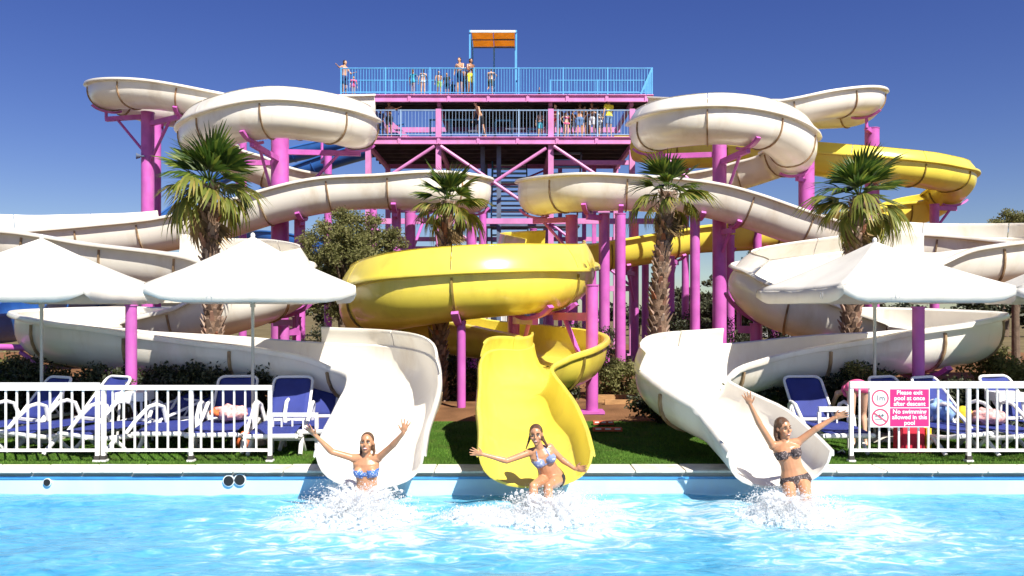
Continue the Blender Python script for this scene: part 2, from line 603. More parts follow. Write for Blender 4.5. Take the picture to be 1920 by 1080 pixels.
# ---------------------------------------------------------------- foliage tools
def leaf_cloud(blobs, n, size, aspect=.5, shell=.55):
    """n small leaf quads (as two-triangle diamonds) spread through ellipsoid blobs"""
    bl = np.array([[*b[0], *b[1]] for b in blobs], dtype=float)
    vol = bl[:, 3] * bl[:, 4] * bl[:, 5]
    pick = rng.choice(len(bl), n, p=vol / vol.sum())
    d = rng.normal(size=(n, 3))
    d /= np.linalg.norm(d, axis=1)[:, None]
    rad = (shell + (1 - shell) * rng.uniform(0, 1, n)) * rng.uniform(.75, 1.12, n)
    c = bl[pick, :3] + d * bl[pick, 3:] * rad[:, None]
    a = rng.normal(size=(n, 3))
    a[:, 2] -= .25
    a /= np.linalg.norm(a, axis=1)[:, None]
    b = np.cross(a, rng.normal(size=(n, 3)))
    b /= np.linalg.norm(b, axis=1)[:, None]
    s = size * rng.uniform(.6, 1.4, n)[:, None]
    v = np.stack([c - a * s, c + b * s * aspect, c + a * s, c - b * s * aspect], 1).reshape(-1, 3)
    return v, np.arange(n * 4).reshape(-1, 4)


def clumpy(c, r, k, cr):
    """k smaller blobs spread over an ellipsoid"""
    out_ = []
    for _ in range(k):
        d = Vector((random.gauss(0, 1), random.gauss(0, 1), random.gauss(0, 1))).normalized()
        q = random.uniform(.35, 1.0)
        p = Vector(c) + Vector((d.x * r[0] * q, d.y * r[1] * q, d.z * r[2] * q))
        z = cr * random.uniform(.6, 1.3)
        out_.append((tuple(p), (z, z, z * .8)))
    return out_


def tree(name, label, base, crown_c, crown_r, k, cr, nleaf, lsize, mat, group=None, cat='tree', shell=.35):
    e = empty(name, base, label, cat, group)
    bl = clumpy(crown_c, crown_r, k, cr)
    t = MB()
    c = Vector(crown_c)
    b = Vector(base)
    top = c + Vector((0, 0, crown_r[2] * .3))
    mid = b.lerp(top, .5) + Vector((random.uniform(-.2, .2), 0, 0))
    tr_ = max(.06, crown_r[0] * .09)
    t.tube([b, mid, top], [tr_ * 1.3, tr_, tr_ * .3], 9)
    for p, _r in bl[::3]:
        s = b.lerp(top, random.uniform(.35, .8))
        t.tube([s, s.lerp(Vector(p), .5) + Vector((0, 0, .1)), p], [tr_ * .5, tr_ * .3, tr_ * .12], 6)
    t.build('trunk', M['wood'], e)
    v, f = leaf_cloud(bl, nleaf, lsize, shell=shell)
    np_mesh('crown', v, f, mat, e)
    return e


def bush(label, c, r, k, cr, nleaf, lsize, mat, group=None, name='bush', cat='bush'):
    e = empty(name, (c[0], c[1], 0), label, cat, group)
    bl = clumpy(c, r, k, cr)
    t = MB()
    for p, _r in bl[:10]:
        t.tube([(c[0] + random.uniform(-.3, .3) * r[0], c[1], -.05), p], [.025, .008], 5)
    t.build('stem', M['wood'], e)
    v, f = leaf_cloud(bl, nleaf, lsize, shell=.3)
    v[:, 2] = np.maximum(v[:, 2], .01)
    np_mesh('foliage', v, f, mat, e)
    return e
# ================================================================ the slide tower
TY0, TY1 = 36.0, 42.0
ZL, ZU = 9.72, 11.59
TX = [-6.4, -3.27, 1.73, 5.35]
UXL, UXR = -8.05, 6.28
tower = empty('slide_tower', (-.8, TY0, 0), 'tall pink steel start tower with two railed decks full of people', 'tower')
for ty in (TY0 + .15, TY1 - .15):
    for x in TX:
        mb = MB().box((x, ty, ZU / 2 - .3), (.24, .24, ZU - .6))
        mb.box((x, ty, .05), (.5, .5, .1))
        mb.build('column', M['beam'], tower, smooth=False)
# decks: floor, joists, fascia beams with bolted splices
def deck(z, xl, xr, bays):
    for (a, b, y1) in bays:
        fl = MB().box(((a + b) / 2, (TY0 + y1) / 2, z - .04), (b - a, y1 - TY0, .08)).build('deck_floor', M['dark_floor'], tower, smooth=False)
        for k in range(int((y1 - TY0) / .9)):
            MB().box(((a + b) / 2, TY0 + .6 + k * .9, z - .17), (b - a - .02, .1, .18)).build('joist', M['dark_floor'], fl, smooth=False)
    x = xl
    while x < xr - .1:
        l = min(1.75, xr - x)
        o = MB().box((x + l / 2, TY0 - .03, z - .16), (l - .03, .06, .32)).build('fascia_beam', M['beam'], tower, smooth=False)
        q = MB()
        q.box((x + l / 2, TY0 - .08, z - .02), (l - .03, .12, .035)).box((x + l / 2, TY0 - .08, z - .31), (l - .03, .12, .035))
        q.build('flange', M['beam'], o, smooth=False)
        MB().box((x, TY0 - .085, z - .165), (.14, .04, .25)).build('splice_plate', M['beam'], tower, smooth=False)
        x += l
deck(ZL, -6.75, 5.6, [(-6.75, -3.3, 41.9), (-3.26, 1.72, 41.9), (1.76, 5.6, 41.9)])
deck(ZU, UXL, UXR, [(UXL, -3.3, 38.0), (-3.26, 1.72, 41.9), (1.76, UXR, 38.0)])
for z in (ZL - .2, ZU - .2):
    for x in TX:
        MB().box((x, (TY0 + TY1) / 2, z - .13), (.16, TY1 - TY0 - .5, .2)).build('cross_beam', M['beam'], tower, smooth=False)
    MB().box((-.5, TY1 + .02, z), (12.2, .1, .26)).build('rear_beam', M['beam'], tower, smooth=False)
# beams and braces of the lower bays
for (a, b, z, y, h) in ((-6.4, 6.4, 5.98, TY0 - .05, .24), (-6.3, 5.3, 5.72, TY1 - .1, .22), (-6.3, 5.3, 5.25, TY1 - .1, .2),
                        (-6.3, 5.3, 8.6, TY1 - .1, .2), (-6.4, 5.4, 3.0, TY0 + .15, .24), (-6.3, 5.3, 7.2, TY1 + .05, .18), (1.9, 5.3, 8.75, TY0 + .9, .2)):
    MB().box(((a + b) / 2, y, z), (b - a, .14, h)).build('beam', M['beam'], tower, smooth=False)
for (p, q) in (((815, 274), (725, 333)), ((826, 274), (1035, 416)), ((1024, 278), (812, 416)), ((1038, 274), (1190, 376))):
    y = TY0 - .12 if p[0] != 1024 else TY0 - .02
    MB().tube([P(*p, y), P(*q, y)], .075, 8).build('brace', M['beam'], tower)
for s in ((-3.2, 1.7), (1.7, 5.3), (-6.3, -3.3)):
    MB().tube([(s[0], TY0, 5.9), (s[1], TY0, 3.1)], .06, 8).build('brace', M['pink'], tower)
    MB().tube([(s[0], TY1, 5.2), (s[1], TY1, .4)], .06, 8).build('brace', M['pink'], tower)
MB().tube([(-3.3, TY1, 7.2), (1.7, TY1, 9.3)], .05, 8).build('brace', M['pink'], tower)
# lattice girder low at the back
lt = MB()
zz = [5.25, 4.2]
xs_ = np.linspace(-1.6, 2.4, 7)
for k in range(6):
    lt.tube([(xs_[k], TY1 - .3, zz[k % 2]), (xs_[k + 1], TY1 - .3, zz[(k + 1) % 2])], .045, 6)
lt.build('lattice', M['dark_blue'], tower)
# stair flights in the middle
for f, (za, zb, ya, yb, xa, xb) in enumerate(((ZL - 3.6, ZL - .1, 38.0, 41.6, -.98, .75), (ZL - 7.2, ZL - 3.7, 41.6, 38.2, -.98, .75), (ZL - 3.8, ZL - .3, 40.6, 37.4, 1.9, 3.2))):
    fl = MB()
    for x in (xa, xb):
        fl.beam((x, ya, za - .15), (x, yb, zb - .15), .06, .26)
    fl = fl.build('stair_stringer', M['steel'], tower, smooth=False)
    for k in range(13):
        t = (k + .5) / 13
        MB().box(((xa + xb) / 2, ya + (yb - ya) * t, za + (zb - za) * t), (xb - xa - .08, .3, .06)).build('tread', M['rail_blue'] if k % 3 else M['steel'], fl, smooth=False)
    for dz in (.5, 1.0):
        MB().tube([(xa, ya, za + dz), (xa, yb, zb + dz)], .03, 6).build('handrail', M['rail_blue'], fl)
MB().box((-.1, 38.0, ZL - 3.75), (6.5, 1.2, .1)).build('landing', M['steel'], tower, smooth=False)
for (x, y) in ((-1.35, 41.5), (-1.35, 37.4), (-.6, 37.0), (2.4, 40.5), (3.6, 40.5), (4.1, 40.5)):
    MB().box((x, y, ZL / 2), (.2, .2, ZL - .3)).build('stair_column', M['pink'] if x > 0 else M['steel'], tower, smooth=False)

# railings
def railing(a, b, z, h=1.2, step=.125, mat='rail_blue', post=1.75, mid=False, thick=.02):
    a, b = Vector((*a, z)), Vector((*b, z))
    l = (b - a).length
    d = (b - a) / l
    rl = MB()
    rl.tube([a + Vector((0, 0, h)), b + Vector((0, 0, h))], .03, 6)
    rl.tube([a + Vector((0, 0, .12)), b + Vector((0, 0, .12))], .022, 6)
    if mid:
        rl.tube([a + Vector((0, 0, h * .55)), b + Vector((0, 0, h * .55))], .022, 6)
    rl = rl.build('railing', M[mat], tower)
    bl = MB()
    for k in range(1, int(l / step)):
        p = a + d * (k * step)
        bl.beam(p + Vector((0, 0, .12)), p + Vector((0, 0, h)), thick, thick)
    tag(bl.build('balusters', M[mat], rl, smooth=False), kind='stuff')
    np_ = max(1, int(l / post))
    for k in range(np_ + 1):
        p = a.lerp(b, k / np_)
        MB().box((p.x, p.y, z + h / 2 + .02), (.055, .055, h + .04)).build('post', M[mat], rl, smooth=False)
railing((UXL + .45, TY0 + .06), (UXR - .05, TY0 + .06), ZU)
railing((UXL + .45, TY0 + .1), (UXL + .05, TY0 + 1.9), ZU)
railing((UXR - .05, TY0 + .1), (UXR - .05, 37.9), ZU)
railing((UXL + .05, 37.95), (-3.3, 37.95), ZU, step=.3, mid=True)
railing((1.8, 37.95), (UXR - .05, 37.95), ZU, step=.3, mid=True)
railing((-3.2, 41.8), (1.7, 41.8), ZU, step=.25, mid=True)
railing((-6.7, TY0 + .06), (5.55, TY0 + .06), ZL, step=.15, mat='rail_pale', thick=.015)
railing((-6.7, 41.8), (5.55, 41.8), ZL, step=.25, mid=True)
railing((-6.7, TY0 + .1), (-6.7, 41.8), ZL, step=.2)
MB().beam((UXR - .55, TY0 + .03, ZU + .05), (UXR - .06, TY0 + .03, ZU + 1.18), .05, .08).build('rail_strut', M['rail_blue'], tower, smooth=False)
for k, x in enumerate((-6.0, -4.5)):
    MB().beam((x, 39.5, ZL + 1.5 if k == 0 else ZL + .05), (x + 1.6 if k == 0 else x + 1.4, 39.5, ZL + .1 if k == 0 else ZL + .7), .1, .24).build('brace', M['beam'], tower, smooth=False)
# pale gates and panels standing on the lower deck
for (xa, xb, h) in ((-3.75, -1.35, 1.05), (-.75, .0, 1.02), (-1.3, -.8, .45), (.75, 1.2, .62)):
    g = MB()
    for x in (xa, xb):
        g.box((x, 37.2, ZL + h / 2), (.07, .07, h))
    g.box(((xa + xb) / 2, 37.2, ZL + h), (xb - xa + .07, .07, .07)).box(((xa + xb) / 2, 37.2, ZL + h * .45), (xb - xa - .07, .05, .06))
    if xb - xa > 1:
        g.box((xa + (xb - xa) * .4, 37.2, ZL + h * .5), (.06, .05, h - .08)).box((xa + (xb - xa) * .74, 37.2, ZL + h * .5), (.06, .05, h - .08))
    g.build('gate_frame', M['blue_gate'], tower, smooth=False)
MB().box((-1.75, 37.1, ZL + .52), (.5, .03, .1)).build('notice', M['sign_white'], tower, smooth=False)
MB().box((.15, 36.8, ZL + .55), (.9, .03, .06)).build('gate_bar', M['sign_white'], tower, smooth=False)
MB().box((5.0, TY0 + .2, ZL + .06), (.9, .25, .1)).build('yellow_step', M['yellow'], tower, smooth=False)
# sun shade on the top deck
sh = empty('roofed_shelter', (-.85, 37, ZU), 'flat orange roof on thin blue posts on the top deck', 'shelter')
xa, xb = PX(881, 36.4), PX(968, 36.4)
zr = CAMZ + 526 * 36.4 / F
for i in range(2):
    for j in range(2):
        w_, d_ = (xb - xa - .1) / 2, 1.02
        MB().box((xa + .05 + w_ * (i + .5), 36.45 + d_ * (j + .5), zr + .01 + .02 * i), (w_ - .03, d_ - .03, .035)).build('roof_panel', M['roof'], sh, smooth=False)
for y in (36.4, 37.46, 38.53):
    MB().box(((xa + xb) / 2, y, zr + .0), (xb - xa + .05, .06, .10 if y != 37.46 else .08)).build('roof_beam', M['steel'] if y > 36.5 else M['pipe'], sh, smooth=False)
for x in (xa, xb):
    MB().box((x, 37.46, zr + .001), (.06, 2.2, .1)).build('roof_beam', M['rail_blue'], sh, smooth=False)
for x, y in ((xa, 36.45), (xb, 36.45), (xa + .02, 38.5), (xb - .02, 38.5), ((xa + xb) / 2, 38.5)):
    MB().box((x, y, (zr + ZU) / 2 - .03), (.07, .07, zr - ZU - .06)).build('shade_post', M['rail_blue'], sh, smooth=False)
# ================================================================ water slides
def catmull(vals, per=24):
    vals = np.asarray(vals, float)
    n = len(vals)
    pts = np.vstack([2 * vals[0] - vals[1], vals, 2 * vals[-1] - vals[-2]])
    out_, us = [], []
    for i in range(n - 1):
        p0, p1, p2, p3 = pts[i:i + 4]
        d1 = max(1e-3, np.linalg.norm(p1[:3] - p0[:3])) ** .5
        d2 = max(1e-3, np.linalg.norm(p2[:3] - p1[:3])) ** .5
        d3 = max(1e-3, np.linalg.norm(p3[:3] - p2[:3])) ** .5
        m1 = (p1 - p0) / d1 - (p2 - p0) / (d1 + d2) + (p2 - p1) / d2
        m2 = (p2 - p1) / d2 - (p3 - p1) / (d2 + d3) + (p3 - p2) / d3
        m1, m2 = m1 * d2, m2 * d2
        for k in range(per):
            t = k / per
            out_.append((2 * t ** 3 - 3 * t ** 2 + 1) * p1 + (t ** 3 - 2 * t ** 2 + t) * m1 + (-2 * t ** 3 + 3 * t ** 2) * p2 + (t ** 3 - t ** 2) * m2)
            us.append(i + t)
    out_.append(vals[-1])
    us.append(n - 1.0)
    return np.array(out_), np.array(us)


class Flume:
    def __init__(self, name, label, mat, jmat, pts, guards, sec=1.9, group=None, ds=.17, tilt=()):
        """pts: (px, py, Y, depth, half width); guards: (side, u0, u1, height, lean)"""
        cps = [(*P(p[0], p[1], p[2]), p[3], p[4]) for p in pts]
        dense, us = catmull(cps)
        seg = np.linalg.norm(np.diff(dense[:, :3], axis=0), axis=1)
        s = np.concatenate([[0], np.cumsum(seg)])
        n = int(s[-1] / ds) + 1
        ss = np.linspace(0, s[-1], n)
        D = np.stack([np.interp(ss, s, dense[:, k]) for k in range(5)], 1)
        self.u = np.interp(ss, s, us)
        self.p = [Vector(d[:3]) for d in D]
        self.d, self.r = D[:, 3], D[:, 4]
        T = np.gradient(D[:, :3], axis=0)
        T /= np.linalg.norm(T, axis=1)[:, None]
        th = np.unwrap(np.arctan2(T[:, 1], T[:, 0]))
        k = np.gradient(th, ss)
        ker = np.ones(9) / 9
        k = np.convolve(np.pad(k, 4, mode='edge'), ker, 'valid')
        bank = np.clip(k * .36, -.22, .22)
        bank[-14:] *= 0
        bank = np.convolve(np.pad(bank, 4, mode='edge'), ker, 'valid')
        for (ua, ub, ex) in tilt:
            w_ = np.clip(np.minimum(self.u - ua, ub - self.u) / 1.0, 0, 1)
            bank = bank + ex * w_ * w_ * (3 - 2 * w_)
        self.T, self.S, self.N = [], [], []
        for i in range(n):
            t = Vector(T[i])
            sv = t.cross(Vector((0, 0, 1))).normalized()
            nv = sv.cross(t)
            c, q = math.cos(bank[i]), math.sin(bank[i])
            self.T.append(t)
            self.S.append(sv * c + nv * q)
            self.N.append(nv * c - sv * q)
        self.n = n
        self.mat, self.jmat = mat, jmat
        p0 = self.p[-1]
        self.root = empty(name, (p0.x, p0.y, 0), label, 'water slide', group)
        # sections of channel
        k = max(1, round(s[-1] / sec))
        cuts = [round(i * (n - 1) / k) for i in range(k + 1)]
        for a, b in zip(cuts[:-1], cuts[1:]):
            mb = MB()
            mb.loft([self.ring(i) for i in range(a, b + 1)])
            mb.build('flume_section', mat, self.root, angle=50)
        for i in cuts[1:-1]:
            mb = MB()
            mb.loft([self.collar(i, -.02), self.collar(i, .02)])
            mb.build('joint_flange', jmat, self.root, angle=50)
        for (side, u0, u1, h, lean) in guards:
            ids = [i for i in range(n) if u0 <= self.u[i] <= u1]
            gc = [ids[0]] + [c for c in cuts if ids[0] + 3 < c < ids[-1] - 3] + [ids[-1]]
            for a, b in zip(gc[:-1], gc[1:]):
                rings = []
                for i in range(a, b + 1):
                    sh_ = .012 if i == a else (-.012 if i == b else 0)
                    rings.append(self.guard_ring(i, side, h, lean, sh_))
                MB().loft(rings).build('guard_wall', mat, self.root, angle=50)

    def q(self, i, s, n, sh=0.0):
        return self.p[i] + self.S[i] * s + self.N[i] * n + self.T[i] * sh

    def arc(self, i, off, a0=0.0, a1=math.pi, m=15):
        out_ = []
        for j in range(m):
            a = a0 + (a1 - a0) * j / (m - 1)
            c, q = math.cos(a), math.sin(a)
            out_.append(((self.r[i] + off) * math.copysign(abs(c) ** .85, c), -(self.d[i] + off) * abs(q) ** .85))
        return out_

    def ring(self, i):
        r, t = self.r[i], .028
        g = .05 + .115 * min(1.0, max(0.0, (self.u[-1] - 4.5 - self.u[i]) / 6))
        pr = [(r, .03)] + self.arc(i, 0) + [(-r, .03)]
        pr += [(-r - .03, .05), (-r - g, .035), (-r - g - .012, -.03), (-r - g, -.045), (-r - t - .005, -.03)]
        o = self.arc(i, t)[::-1]
        pr += o[1:-1]
        pr += [(r + t + .005, -.03), (r + g, -.045), (r + g + .012, -.03), (r + g, .035), (r + .03, .05)]
        return [self.q(i, *x) for x in pr]

    def collar(self, i, sh):
        a = self.arc(i, .068, .07, math.pi - .07)
        b = self.arc(i, .02, .07, math.pi - .07)[::-1]
        return [self.q(i, x[0], x[1], sh) for x in a + b]

    def guard_ring(self, i, side, h, lean, sh):
        r = self.r[i]
        pr = []
        for k in range(6):
            t = k / 5
            pr.append((r + .06 - lean * t ** 1.6, .047 + h * t))
        top = pr[-1]
        pr += [(top[0] + .015, top[1] + .02), (top[0] - .02, top[1] + .02)]
        for k in range(5, -1, -1):
            t = k / 5
            pr.append((r + .03 - lean * t ** 1.6, .047 + h * t))
        return [self.q(i, side * a, b, sh) for a, b in pr]

    def near(self, px, Y):
        best = min(range(self.n), key=lambda i: ((self.p[i].x * F / self.p[i].y + HX - px) / 60) ** 2 + (self.p[i].y - Y) ** 2)
        return best

    def saddle(self, i, parent, mat, half=.07):
        a = lambda sh: [self.q(i, x[0], x[1], sh) for x in self.arc(i, .15, .95, math.pi - .95)] + [self.q(i, x[0], x[1], sh) for x in self.arc(i, .075, .95, math.pi - .95)[::-1]]
        MB().loft([a(-half), a(half)]).build('saddle', mat, parent, angle=50)
        return self.q(i, 0, -self.d[i] - .14)


W, U, H = 'white', 1.1, .7
A_pts = [(690, 186, 34.5, 1.0, .7), (560, 190, 33, .9, .68), (420, 193, 32, .9, .68), (300, 190, 31.3, .9, .68), (225, 178, 30.6, .68, .66),
         (205, 168, 29, .68, .66), (230, 164, 28, .68, .66), (300, 166, 27.6, .68, .66), (395, 185, 27.7, .68, .66), (470, 200, 28.2, .9, .68), (545, 212, 28.5, .9, .68), (620, 217, 28.0, .68, .66),
         (668, 232, 26.1, .76, .64), (620, 219, 24.3, .76, .64), (522, 207, 23.5, .76, .64), (425, 222, 24.1, .76, .64), (377, 250, 26, .76, .64), (420, 272, 27.9, .9, .68),
         (490, 296, 28.5, .9, .68), (570, 326, 28.7, .9, .68), (700, 342, 28.8, .9, .68), (820, 346, 28.6, .9, .68),
         (880, 347, 27, .9, .68), (820, 338, 25.5, .9, .68), (700, 336, 25.2, .9, .68), (600, 344, 25, .9, .68), (500, 366, 25, .9, .68), (400, 396, 25, .9, .68), (290, 418, 25, .9, .68),
         (100, 431, 24.7, 1.0, .7), (-60, 437, 23.5, 1.0, .7), (-120, 441, 21.8, .95, .7), (-60, 440, 20.6, .95, .68), (60, 443, 19.8, .9, .68), (200, 463, 19.6, .88, .68),
         (370, 482, 19.4, .84, .68), (480, 503, 19.0, .76, .68), (526, 524, 18.0, .70, .67), (470, 548, 17.1, .70, .66), (340, 580, 16.8, .70, .66),
         (200, 594, 16.5, .70, .66), (110, 603, 15.2, .69, .66), (190, 617, 14.0, .68, .66), (300, 629, 13.7, .67, .66), (430, 641, 13.5, .66, .66),
         (560, 654, 13.2, .64, .66), (668, 669, 12.85, .62, .66), (730, 688, 12.15, .6, .64), (738, 722, 11.35, .56, .62), (722, 768, 10.5, .5, .61), (706, 806, 10.0, .45, .60), (694, 851, 9.38, .42, .59)]
A = Flume('water_slide', 'left white spiral slide ending where the woman in the blue bikini lands', M['white'], M['white_joint'], A_pts,
          [(-1, 11.2, 17.0, .43, .18), (1, 28.0, 31.5, .42, .04), (-1, 34.6, 38.2, .45, .08), (-1, 45.0, 48.0, .25, .05)], group='white spiral slides', tilt=[(35, 39, -.18)])

B_pts = [(1230, 190, 34.5, 1.0, .7), (1340, 195, 33, .9, .68), (1450, 197, 32, .9, .68), (1540, 196, 31.3, .9, .68), (1600, 190, 30.6, .9, .68),
         (1620, 181, 29.2, .68, .66), (1605, 178, 28.2, .68, .66), (1550, 184, 27.7, .68, .66), (1480, 200, 27.7, .68, .66), (1400, 209, 28.2, .9, .68), (1320, 219, 28.4, .9, .68), (1262, 226, 27.9, .68, .66),
         (1220, 238, 26, .76, .64), (1262, 226, 24.2, .76, .64), (1350, 219, 23.6, .76, .64), (1440, 232, 24.2, .76, .64), (1487, 266, 26, .95, .7), (1452, 284, 27.8, .9, .68),
         (1380, 308, 28.4, .9, .68), (1300, 330, 28.6, .9, .68), (1180, 342, 28.8, .9, .68), (1065, 347, 28.3, .9, .68),
         (1012, 351, 26.8, .9, .68), (1080, 341, 25.3, .9, .68), (1190, 339, 24.9, .9, .68), (1320, 350, 24.8, .9, .68), (1400, 369, 24.8, .9, .68), (1500, 403, 24.8, .9, .68), (1590, 430, 24.8, .9, .68),
         (1700, 442, 24.7, 1.0, .7), (1880, 451, 24, 1.0, .7), (2000, 456, 22.7, 1.0, .7), (2045, 457, 21, .95, .7), (1995, 457, 20.2, .95, .68), (1880, 461, 19.6, .9, .68), (1740, 480, 19.4, .88, .68),
         (1600, 500, 19.2, .78, .68), (1480, 522, 18.8, .62, .68), (1424, 543, 17.8, .52, .67), (1470, 564, 16.9, .6, .66), (1570, 582, 16.7, .70, .66),
         (1690, 596, 16.4, .70, .66), (1795, 606, 15.1, .69, .66), (1725, 619, 13.9, .68, .66), (1600, 633, 13.6, .67, .66), (1480, 648, 13.3, .65, .66),
         (1375, 664, 12.9, .62, .66), (1298, 680, 12.4, .6, .65), (1279, 702, 11.75, .57, .64), (1322, 734, 11.05, .54, .64), (1385, 768, 10.5, .5, .61), (1424, 806, 10.0, .45, .60), (1464, 851, 9.4, .42, .59)]
B = Flume('water_slide', 'right white spiral slide ending where the woman in the dark bikini lands', M['white'], M['white_joint'], B_pts,
          [(1, 11.2, 16.6, .43, .18), (-1, 28.0, 32.5, .42, .04), (1, 34.8, 38.8, .45, .08), (1, 45.6, 48.4, .25, .05)], group='white spiral slides', tilt=[(34.6, 39.4, .5)])

C_pts = [(1200, 258, 34.5, 1.0, .68), (1300, 268, 33, 1.0, .68), (1400, 280, 31.5, .66, .66), (1550, 296, 29.5, .66, .66), (1650, 307, 28.9, .66, .66), (1745, 318, 29.3, .66, .66),
         (1792, 336, 31, .66, .66), (1735, 367, 32.8, 1.0, .7), (1650, 388, 32.4, 1.0, .7), (1550, 403, 31.3, .95, .7), (1423, 420, 30, .92, .68), (1293, 428, 29, .9, .68),
         (1243, 440, 28.5, .9, .68), (1170, 452, 28.2, .9, .68), (1093, 460, 28, .9, .68), (1030, 466, 27.4, .88, .68),
         (985, 471, 26, .88, .68), (978, 477, 24.2, .88, .68), (1010, 484, 22.3, .8, .68), (1045, 492, 20.6, .74, .68),
         (1054, 507, 18.4, .70, .68), (1005, 520, 16.7, .70, .68), (930, 524, 16.15, .71, .68), (857, 528, 16.05, .74, .68), (760, 538, 16.4, .80, .68), (697, 556, 18, .84, .68), (725, 580, 19.6, .82, .67),
         (790, 592, 19.8, .8, .67), (870, 603, 18.9, .78, .66), (965, 616, 17.8, .74, .66), (1045, 630, 16.3, .70, .66), (1068, 645, 15.0, .66, .65), (1040, 659, 13.8, .64, .65),
         (992, 668, 13.0, .6, .6), (968, 686, 12.2, .56, .51), (979, 730, 11.3, .54, .57), (990, 768, 10.5, .5, .62), (1000, 806, 10.0, .45, .63), (1005, 851, 9.38, .42, .63)]
C = Flume('water_slide', 'yellow spiral slide ending in the middle of the pool edge', M['yellow'], M['yellow_joint'], C_pts,
          [(1, 2.6, 6.6, .36, .15), (1, 14.7, 18.6, .5, .08), (-1, 19.4, 25.7, .52, .2), (1, 30.7, 33.9, .2, .04)], sec=2.2)

E_pts = [(700, 270, 46, .68, .66), (600, 300, 46, .68, .66), (500, 345, 46, .68, .66), (440, 420, 45, .68, .66), (520, 440, 42, .68, .66), (600, 450, 42, .68, .66), (560, 480, 40, .68, .66), (400, 500, 39, .68, .66),
         (200, 545, 37, .68, .66), (60, 565, 30, .68, .66), (20, 588, 24, .8, .66), (-60, 592, 22, .8, .66)]
E = Flume('water_slide', 'blue slide far behind the left white slide', M['dark_blue'], M['dark_blue'], E_pts, [], sec=3.5)
# a second blue tube seen under the first white spiral
E2 = Flume('water_slide', 'blue slide sloping behind the first left spiral under the tower deck', M['dark_blue'], M['dark_blue'],
           [(760, 236, 48, .68, .66), (640, 262, 48, .68, .66), (520, 288, 48, .68, .66), (420, 320, 47, .68, .66), (330, 380, 46, .68, .66), (250, 440, 45, .68, .66), (150, 520, 44, .8, .7)], [], sec=3.5)

# ---------------------------------------------------------------- pink support columns
def support(px, Y, py_top, dia, label, saddles=(), mat='pink', dark_foot=False):
    x = PX(px, Y)
    zt = CAMZ - (py_top - HY) * Y / F
    e = empty('support_column', (x, Y, 0), label, 'column', 'pink steel slide supports')
    MB().tube([(x, Y, -.05), (x, Y, zt)], dia / 2, 20).build('column', M[mat], e)
    cp = MB().tube([(x, Y, zt), (x, Y, zt + .025)], dia / 2 + .015, 20)
    cp.build('cap_plate', M[mat], e)
    MB().box((x, Y, .04), (dia * 1.9, dia * 1.9, .05)).build('base_plate', M[mat], e, smooth=False)
    for fl, sx, sY in saddles:
        i = fl.near(sx, sY)
        b = fl.saddle(i, e, M[mat])
        dirv = Vector((b.x - x, b.y - Y, 0))
        if dirv.length > dia * .6 + .1:
            za = min(zt - .12, b.z - .05)
            st = Vector((x, Y, za)) + dirv.normalized() * dia * .4
            en = Vector((b.x, b.y, za))
            MB().beam(st, en, .12, .16).build('arm', M[mat], e, smooth=False)
            if b.z - za > .1:
                MB().tube([en, b], .055, 8).build('strut', M[mat], e)
            if dirv.length > .9:
                MB().tube([Vector((x, Y, za - dirv.length * .7)) + dirv.normalized() * dia * .4, Vector((x, Y, za - .05)) + dirv * .72], .05, 8).build('brace', M[mat], e)
        elif b.z > zt:
            MB().tube([(x, Y, zt), b], dia * .3, 10).build('strut', M[mat], e)
    return e


support(277, 28.6, 212, .44, 'tall thick pink column under the highest spiral at far left', [(A, 205, 29), (A, 345, 27.6)])
support(293, 30.2, 230, .34, 'slimmer pink column behind the thick one at far left', [(A, 300, 31.3)])
support(525, 26.0, 252, .56, 'thick pink column rising through the left front white spiral', [(A, 480, 23.7), (A, 660, 26.1), (A, 377, 26)])
support(455, 31.5, 262, .3, 'thin pink column behind the crown of the far left palm', [(A, 455, 32)])
support(615, 32.0, 285, .3, 'thin pink column between the left spiral and the tower', [(A, 600, 33.2)])
support(562, 25.6, 402, .34, 'short looking pink column under the middle left white channel beside the bushy tree', [(A, 556, 25.0)])
support(743, 25.9, 392, .3, 'pink column at the right edge of the bushy green tree', [(A, 742, 25.2)])
support(769, 27.2, 398, .36, 'shaded purple column just left of the second palm', [(A, 800, 28.6)])
support(884, 27.0, 402, .34, 'sunlit pink column just right of the second palm', [(A, 876, 27.0)])
support(1072, 26.6, 405, .4, 'pink column under the left end of the right middle channel', [(B, 1012, 26.8)])
support(1133, 25.4, 402, .34, 'pink column striped by shade between two others, left of the third palm', [(B, 1100, 25.2)])
support(1163, 23.6, 402, .31, 'sunlit pink column nearest the left side of the third palm', [(B, 1165, 24.9)])
support(1303, 25.0, 402, .3, 'pink column to the right of the third palm, under the sloping channel', [(B, 1318, 24.8)])
support(1349, 25.7, 265, .44, 'thick pink column rising through the right front white spiral', [(B, 1395, 23.8), (B, 1222, 26), (B, 1390, 24.8)])
support(1256, 27.6, 482, .32, 'shaded purple column behind the third palm', [(C, 1256, 28.6)])
support(1369, 28.8, 442, .3, 'shaded purple column close behind the thick right column', [(C, 1360, 29.5)])
support(1420, 29.2, 430, .3, 'pink column with a sunlit patch left of the thinner one', [(C, 1420, 30)])
support(1453, 31.0, 436, .27, 'thin pink column left of the right white funnel bend', [(C, 1480, 30.6)])
support(1512, 26.6, 290, .5, 'thick pink column under the right end of the right front spiral', [(B, 1480, 26.2)])
support(1635, 29.4, 242, .5, 'thick pink column under the highest spiral at far right', [(B, 1612, 28.6)])
support(1752, 31.2, 384, .34, 'pink column with a long arm under the far yellow bend', [(C, 1786, 31.6)])
support(246, 12.5, 574, .17, 'slim pink post before the front left channel between two parasols', [(A, 246, 13.8)])
support(1722, 12.6, 578, .18, 'slim pink post before the front right channel under the parasol', [(B, 1722, 13.9)])
